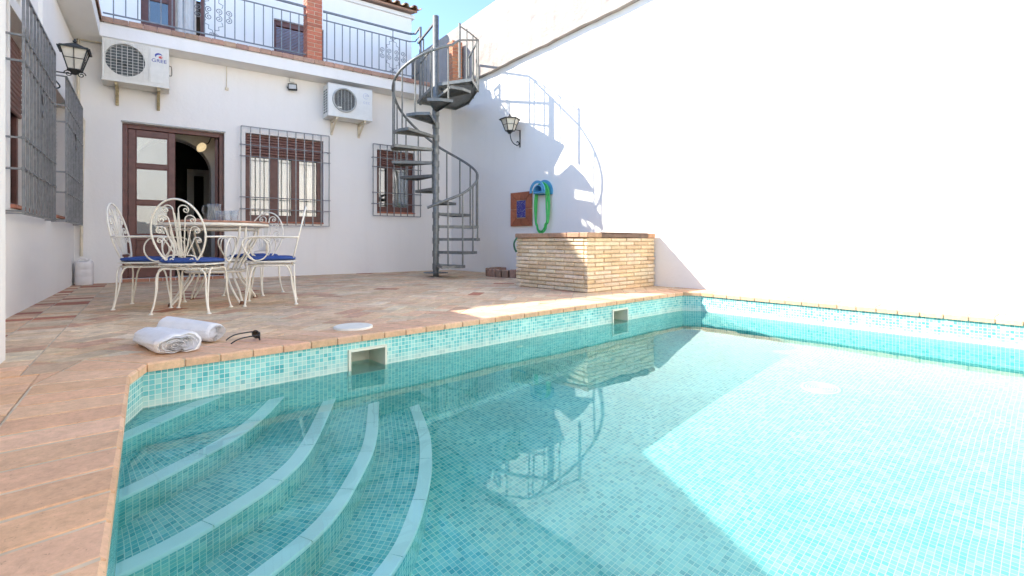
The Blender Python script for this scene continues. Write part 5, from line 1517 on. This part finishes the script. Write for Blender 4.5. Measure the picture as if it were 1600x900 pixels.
for i, ((x, y), d, lab, lab2) in enumerate(spots):
    c = ch0 if i == 0 else copy_tree(ch0); k = cu0 if i == 0 else copy_tree(cu0)
    rz = atan2(-d[0], d[1])
    c.location = (x, y, 0); c.rotation_euler = (0, 0, rz); k.location = (x, y, .387); k.rotation_euler = (0, 0, rz)
    c['label'] = lab; k['label'] = lab2

# round table
TZ = ony(330, 347, TB.y).z
tbl = thing('garden_table', 'round cream iron table with terracotta top on the terrace', 'table', (TB.x, TB.y, 0))
TR = .435
mb = MB(); mb.lathe([(0, TZ-.036), (TR-.015, TZ-.036), (TR, TZ-.044), (TR+.004, TZ-.03), (TR+.004, TZ-.020), (TR-.002, TZ-.014), (TR-.012, TZ-.014)], (TB.x, TB.y, 0), 48, caps=False); mb.build('rim', 'white_iron', tbl)
mb = MB(); mb.lathe([(TR-.013, TZ-.013), (TR+.003, TZ-.013), (TR+.003, TZ+.002), (TR-.004, TZ+.004), (0, TZ+.004)], (TB.x, TB.y, 0), 48, caps=False); mb.build('tabletop', 'tiletop', tbl)
for k in range(4):
    an = radians(25 + 90*k); l_ = MB()
    for dx in (-.028, .028):
        ca_, sa_ = cos(an), sin(an)
        P_ = lambda r, z, w=dx: Vector((TB.x + r*ca_ - w*sa_, TB.y + r*sa_ + w*ca_, z))
        l_.tube(catmull([P_(.40, TZ-.045), P_(.385, TZ-.14), P_(.30, .44), P_(.215, .31), P_(.22, .24), P_(.30, .12), P_(.385, .005, dx*.3)], 6), .0095, 6)
    l_.build('leg', 'white_iron', tbl)
    ft = MB(); p = Vector((TB.x + .385*cos(an), TB.y + .385*sin(an), 0)); ft.lathe([(.02, 0), (.02, .012), (.012, .03)], p, 8); ft.build('foot', 'rust', tbl)
mb = MB(); mb.tube([(TB.x + .235*cos(2*pi*k/36), TB.y + .235*sin(2*pi*k/36), .285) for k in range(36)], .012, 7, closed=True); mb.build('stretcher_ring', 'white_iron', tbl); mb = MB(); mb.tube([(TB.x + .34*cos(2*pi*k/36), TB.y + .34*sin(2*pi*k/36), TZ-.07) for k in range(36)], .008, 6, closed=True); mb.build('apron_ring', 'white_iron', tbl)

# things on the table
TT = TZ + .0055
def ontable(px, yy): p = ony(px, 345, yy); return Vector((p.x, p.y, TT))
jp = ontable(335, 5.38); jg = thing('water_jug', 'clear glass water jug standing on the garden table', 'jug', tuple(jp))
mb = MB(); mb.lathe([(0, .004), (.045, .004), (.055, .02), (.058, .06), (.052, .10), (.05, .13), (.056, .165), (.053, .165), (.047, .13), (.049, .10), (.054, .06), (.05, .024), (0, .012)], jp, 24, caps=False); mb.build('body', 'glassware', jg)
mb = MB(); mb.tube(catmull([jp + Vector(v) for v in ((-.05, 0, .145), (-.085, 0, .14), (-.092, 0, .09), (-.058, 0, .05))], 6), .007, 7); mb.build('handle', 'glassware', jg)
for px, yy, hgt, lab in ((343, 5.22, .095, 'leftmost of the glass tumblers on the table, beside the jug'), (357, 5.28, .10, 'middle glass tumbler on the table, between its two neighbours'), (366, 5.20, .10, 'rightmost of the glass tumblers on the table')):
    p = ontable(px, yy); mb = MB(); mb.lathe([(0, .002), (.03, .002), (.037, hgt), (.0345, hgt), (.028, .012), (0, .012)], p, 18, caps=False)
    tag(mb.build('tumbler', 'glassware', None, tuple(p)), lab, 'glass', 'glass tumblers on the table')
p = ontable(308, 5.30); mb = MB(); mb.lathe([(0, .003), (.05, .003), (.085, .016), (.086, .019), (.05, .008), (0, .008)], p, 24, caps=False)
tag(mb.build('dish', 'plate', None, tuple(p)), 'small pinkish dish on the table left of the jug', 'dish')

# ------------------------------------------------------------------ by the water: towels, sunglasses, skimmer lid
def towel_roll(label, ca, cb, R0, R1, flatten, fold, seed):
    """rolled towel from plan point ca to cb; ends show the spiral of cloth"""
    rnd = random.Random(seed)
    ca, cb = Vector((*ca, 0)), Vector((*cb, 0)); ax = (cb - ca); Ln = ax.length; ax.normalize(); sd = Vector((-ax.y, ax.x, 0)); up = Vector((0, 0, 1))
    nl, na = 36, 64; vs = []
    ph = [rnd.uniform(0, 6.28) for _ in range(8)]
    def prof(a, t):
        r_ = R0 + (R1 - R0)*t
        r_ *= 1 + .035*sin(3*a + ph[0] + t*2) + .02*sin(7*a + ph[1] + t*5) + .022*sin(t*9 + ph[2])*sin(a*2+ph[3]) + .010*sin(17*a+ph[4]+t*8)
        if fold:   # two bellies with a crease between them
            r_ *= 1 - .34*math.exp(-((a - 4.75)/.22)**2) - .16*math.exp(-((a - 1.5)/.22)**2)
            r_ *= 1 + .12*abs(sin(a))
        return r_
    endr = [1.0]
    rows = []
    H0 = R0 * flatten
    for i in range(nl):
        t = i/(nl-1); e = min(1, min(t, 1-t)*Ln/.022); k_ = .86 + .14*sqrt(max(0, 1-(1-e)**2))
        rows.append((t, k_))
    def point(a, t, k_):
        r_ = prof(a, t)*k_; x = r_*cos(a); z = r_*sin(a)*flatten
        zc = (R0 + (R1-R0)*t)*flatten*.96
        z = max(z + zc, .006 + .004*abs(sin(a*5)))
        skew = .012*sin(a*2+ph[5])
        return ca + ax*(t*Ln + skew*(1 if t > .5 else -1)*(abs(t-.5)*2)**6) + sd*x + up*z
    for t, k_ in rows:
        for q in range(na): vs.append(point(2*pi*q/na, t, k_))
    fs = [(r*na+q, r*na+(q+1) % na, (r+1)*na+(q+1) % na, (r+1)*na+q) for r in range(nl-1) for q in range(na)]
    m_ = MB(); m_.mesh_faces(vs, fs, smooth=True)
    # ends: concentric layers of cloth, each set in or out a little
    for t, sg in ((0, -1), (1, 1)):
        base_i = 0 if t == 0 else nl-1; prev = [vs[base_i*na+q] for q in range(na)]
        ctr = ca + ax*(t*Ln) + up*((R0 if t == 0 else R1)*flatten*.92)
        allr = [prev]
        for l_ in range(1, 15):
            s_ = 1 - l_/15; o = (.008 if l_ % 2 else -.010) * (1 if l_ > 1 else .4)
            allr.append([ctr + (p - ctr)*(s_ + .035*sin(2*pi*q/na*2 + l_*.9 + ph[6])*(.4+s_)) + ax*sg*(o + .006*sin(q*.3+l_)) for q, p in enumerate(prev)])
        for A, B in zip(allr, allr[1:]): m_.mesh_faces(A + B, [(q, (q+1) % na, na+(q+1) % na, na+q) if sg < 0 else (q, na+q, na+(q+1) % na, (q+1) % na) for q in range(na)], smooth=True)
        m_.mesh_faces(allr[-1], [tuple(range(na))])
    mid = (ca + cb)/2
    return tag(m_.build('rolled_towel', 'towel', None, tuple(mid)), label, 'towel', 'rolled white towels on the pool edge')
tA0, tA1 = fl(259, 529), fl(338, 535)
towel_roll('rear rolled white towel, a smooth roll lying behind the folded one', (tA0.x, tA0.y), (tA1.x, tA1.y), .070, .056, .94, False, 3)
tB0, tB1 = fl(236, 535), fl(281, 553)
towel_roll('front rolled white towel with its creased coiled end facing the pool', (tB0.x+.0, tB0.y), (tB1.x, tB1.y), .085, .104, .50, True, 9)

# sunglasses
sg = fl(404, 532); sgl = thing('sunglasses', 'black sunglasses with open temples lying beside the white towels', 'sunglasses', tuple(sg))
tipA, tipB = fl(360, 533), fl(374, 540)
fwd = (Vector((sg.x, sg.y)) - Vector(((tipA.x+tipB.x)/2, (tipA.y+tipB.y)/2))).normalized(); sdx = Vector((fwd.y, -fwd.x))
def G(u, f_, z): p = Vector((sg.x, sg.y)) + sdx*u + fwd*f_; return Vector((p.x, p.y, z + .005))
fm, ln = MB(), MB()
for sx in (-1, 1):
    rim = [G(sx*.036 + .028*cos(2*pi*k/22)*(abs(cos(2*pi*k/22))+.15)**-.25*.9, .004*cos(k*.3) - .012*((sx*.036 + .028*cos(2*pi*k/22))/.06)**2, .026 + .021*sin(2*pi*k/22)) for k in range(22)]
    fm.tube(rim, .0034, 6, closed=True); ln.mesh_faces(rim, [tuple(range(22))])
    fm.tube(catmull([G(sx*.066, -.012, .036), G(sx*.07, -.03, .036), G(sx*.069, -.09, .032), G(sx*.066, -.125, .022), G(sx*.06, -.15, .006)], 5), [.0045 if k < 3 else .0036 for k in range(21)], 6)
fm.tube([G(-.010, .004, .032), G(0, .006, .036), G(.010, .004, .032)], .003, 6)
fm.build('frame', 'sunglass', sgl); ln.build('lens', 'lens', sgl)

# round lid in the paving above the skimmer
lq = fl(552, 513); mb = MB(); mb.lathe([(.121, .0), (.121, .010), (.113, .0145), (.10, .0125), (.03, .013), (0, .013)], (lq.x, lq.y, .0035), 40)
tag(mb.build('skimmer_lid', 'lid', None, tuple(lq)), 'round cream skimmer lid set in the paving at the pool edge', 'lid')
# ------------------------------------------------------------------ light, sky, camera
SUN = Vector((1.05, -1.0, -1.09))                 # the way the light travels
w = bpy.data.worlds.new('World'); S.world = w; w.use_nodes = True
nt = w.node_tree; sky = nt.nodes.new('ShaderNodeTexSky'); sky.sky_type = 'NISHITA'; sky.sun_disc = False
sky.sun_elevation = math.asin(-SUN.normalized().z)
sky.sun_rotation = atan2(-SUN.x, -SUN.y)
sky.altitude = 2500; sky.air_density = 1.0; sky.dust_density = .1; sky.ozone_density = 2.2
bg = nt.nodes['Background']; bg.inputs[1].default_value = .084
nt.links.new(sky.outputs[0], bg.inputs[0])
sl_ = bpy.data.lights.new('sun', 'SUN'); sl_.energy = 2.2; sl_.angle = radians(.53); sl_.color = (1, .93, .83)
so = bpy.data.objects.new('sun', sl_); COL.objects.link(so); so.rotation_euler = SUN.to_track_quat('-Z', 'Y').to_euler(); so.location = (-6, 8, 9)
sl_.cycles.is_caustics_light = True
cd = bpy.data.cameras.new('camera'); cd.sensor_width = 36; cd.lens = FPX / 1600 * 36; cd.shift_y = -(450 - HOR) / 1600; cd.clip_end = 2000; cd.clip_start = .02
co = bpy.data.objects.new('camera', cd); COL.objects.link(co); co.location = (0, 0, CAMH); co.rotation_euler = (pi/2, 0, -TH)
S.camera = co
S.view_settings.view_transform = 'Standard'; S.view_settings.look = 'None'; S.view_settings.gamma = 1; S.view_settings.exposure = 2.68
S.view_settings.use_curve_mapping = False
S.cycles.max_bounces = 10; S.cycles.diffuse_bounces = 5; S.cycles.glossy_bounces = 4; S.cycles.transmission_bounces = 8; S.cycles.transparent_max_bounces = 8
S.cycles.caustics_reflective = False; S.cycles.caustics_refractive = True; S.cycles.blur_glossy = .5
S.cycles.sample_clamp_indirect = 4
S.cycles.use_denoising = True
try: S.cycles.denoiser = 'OPENIMAGEDENOISE'
except Exception: pass
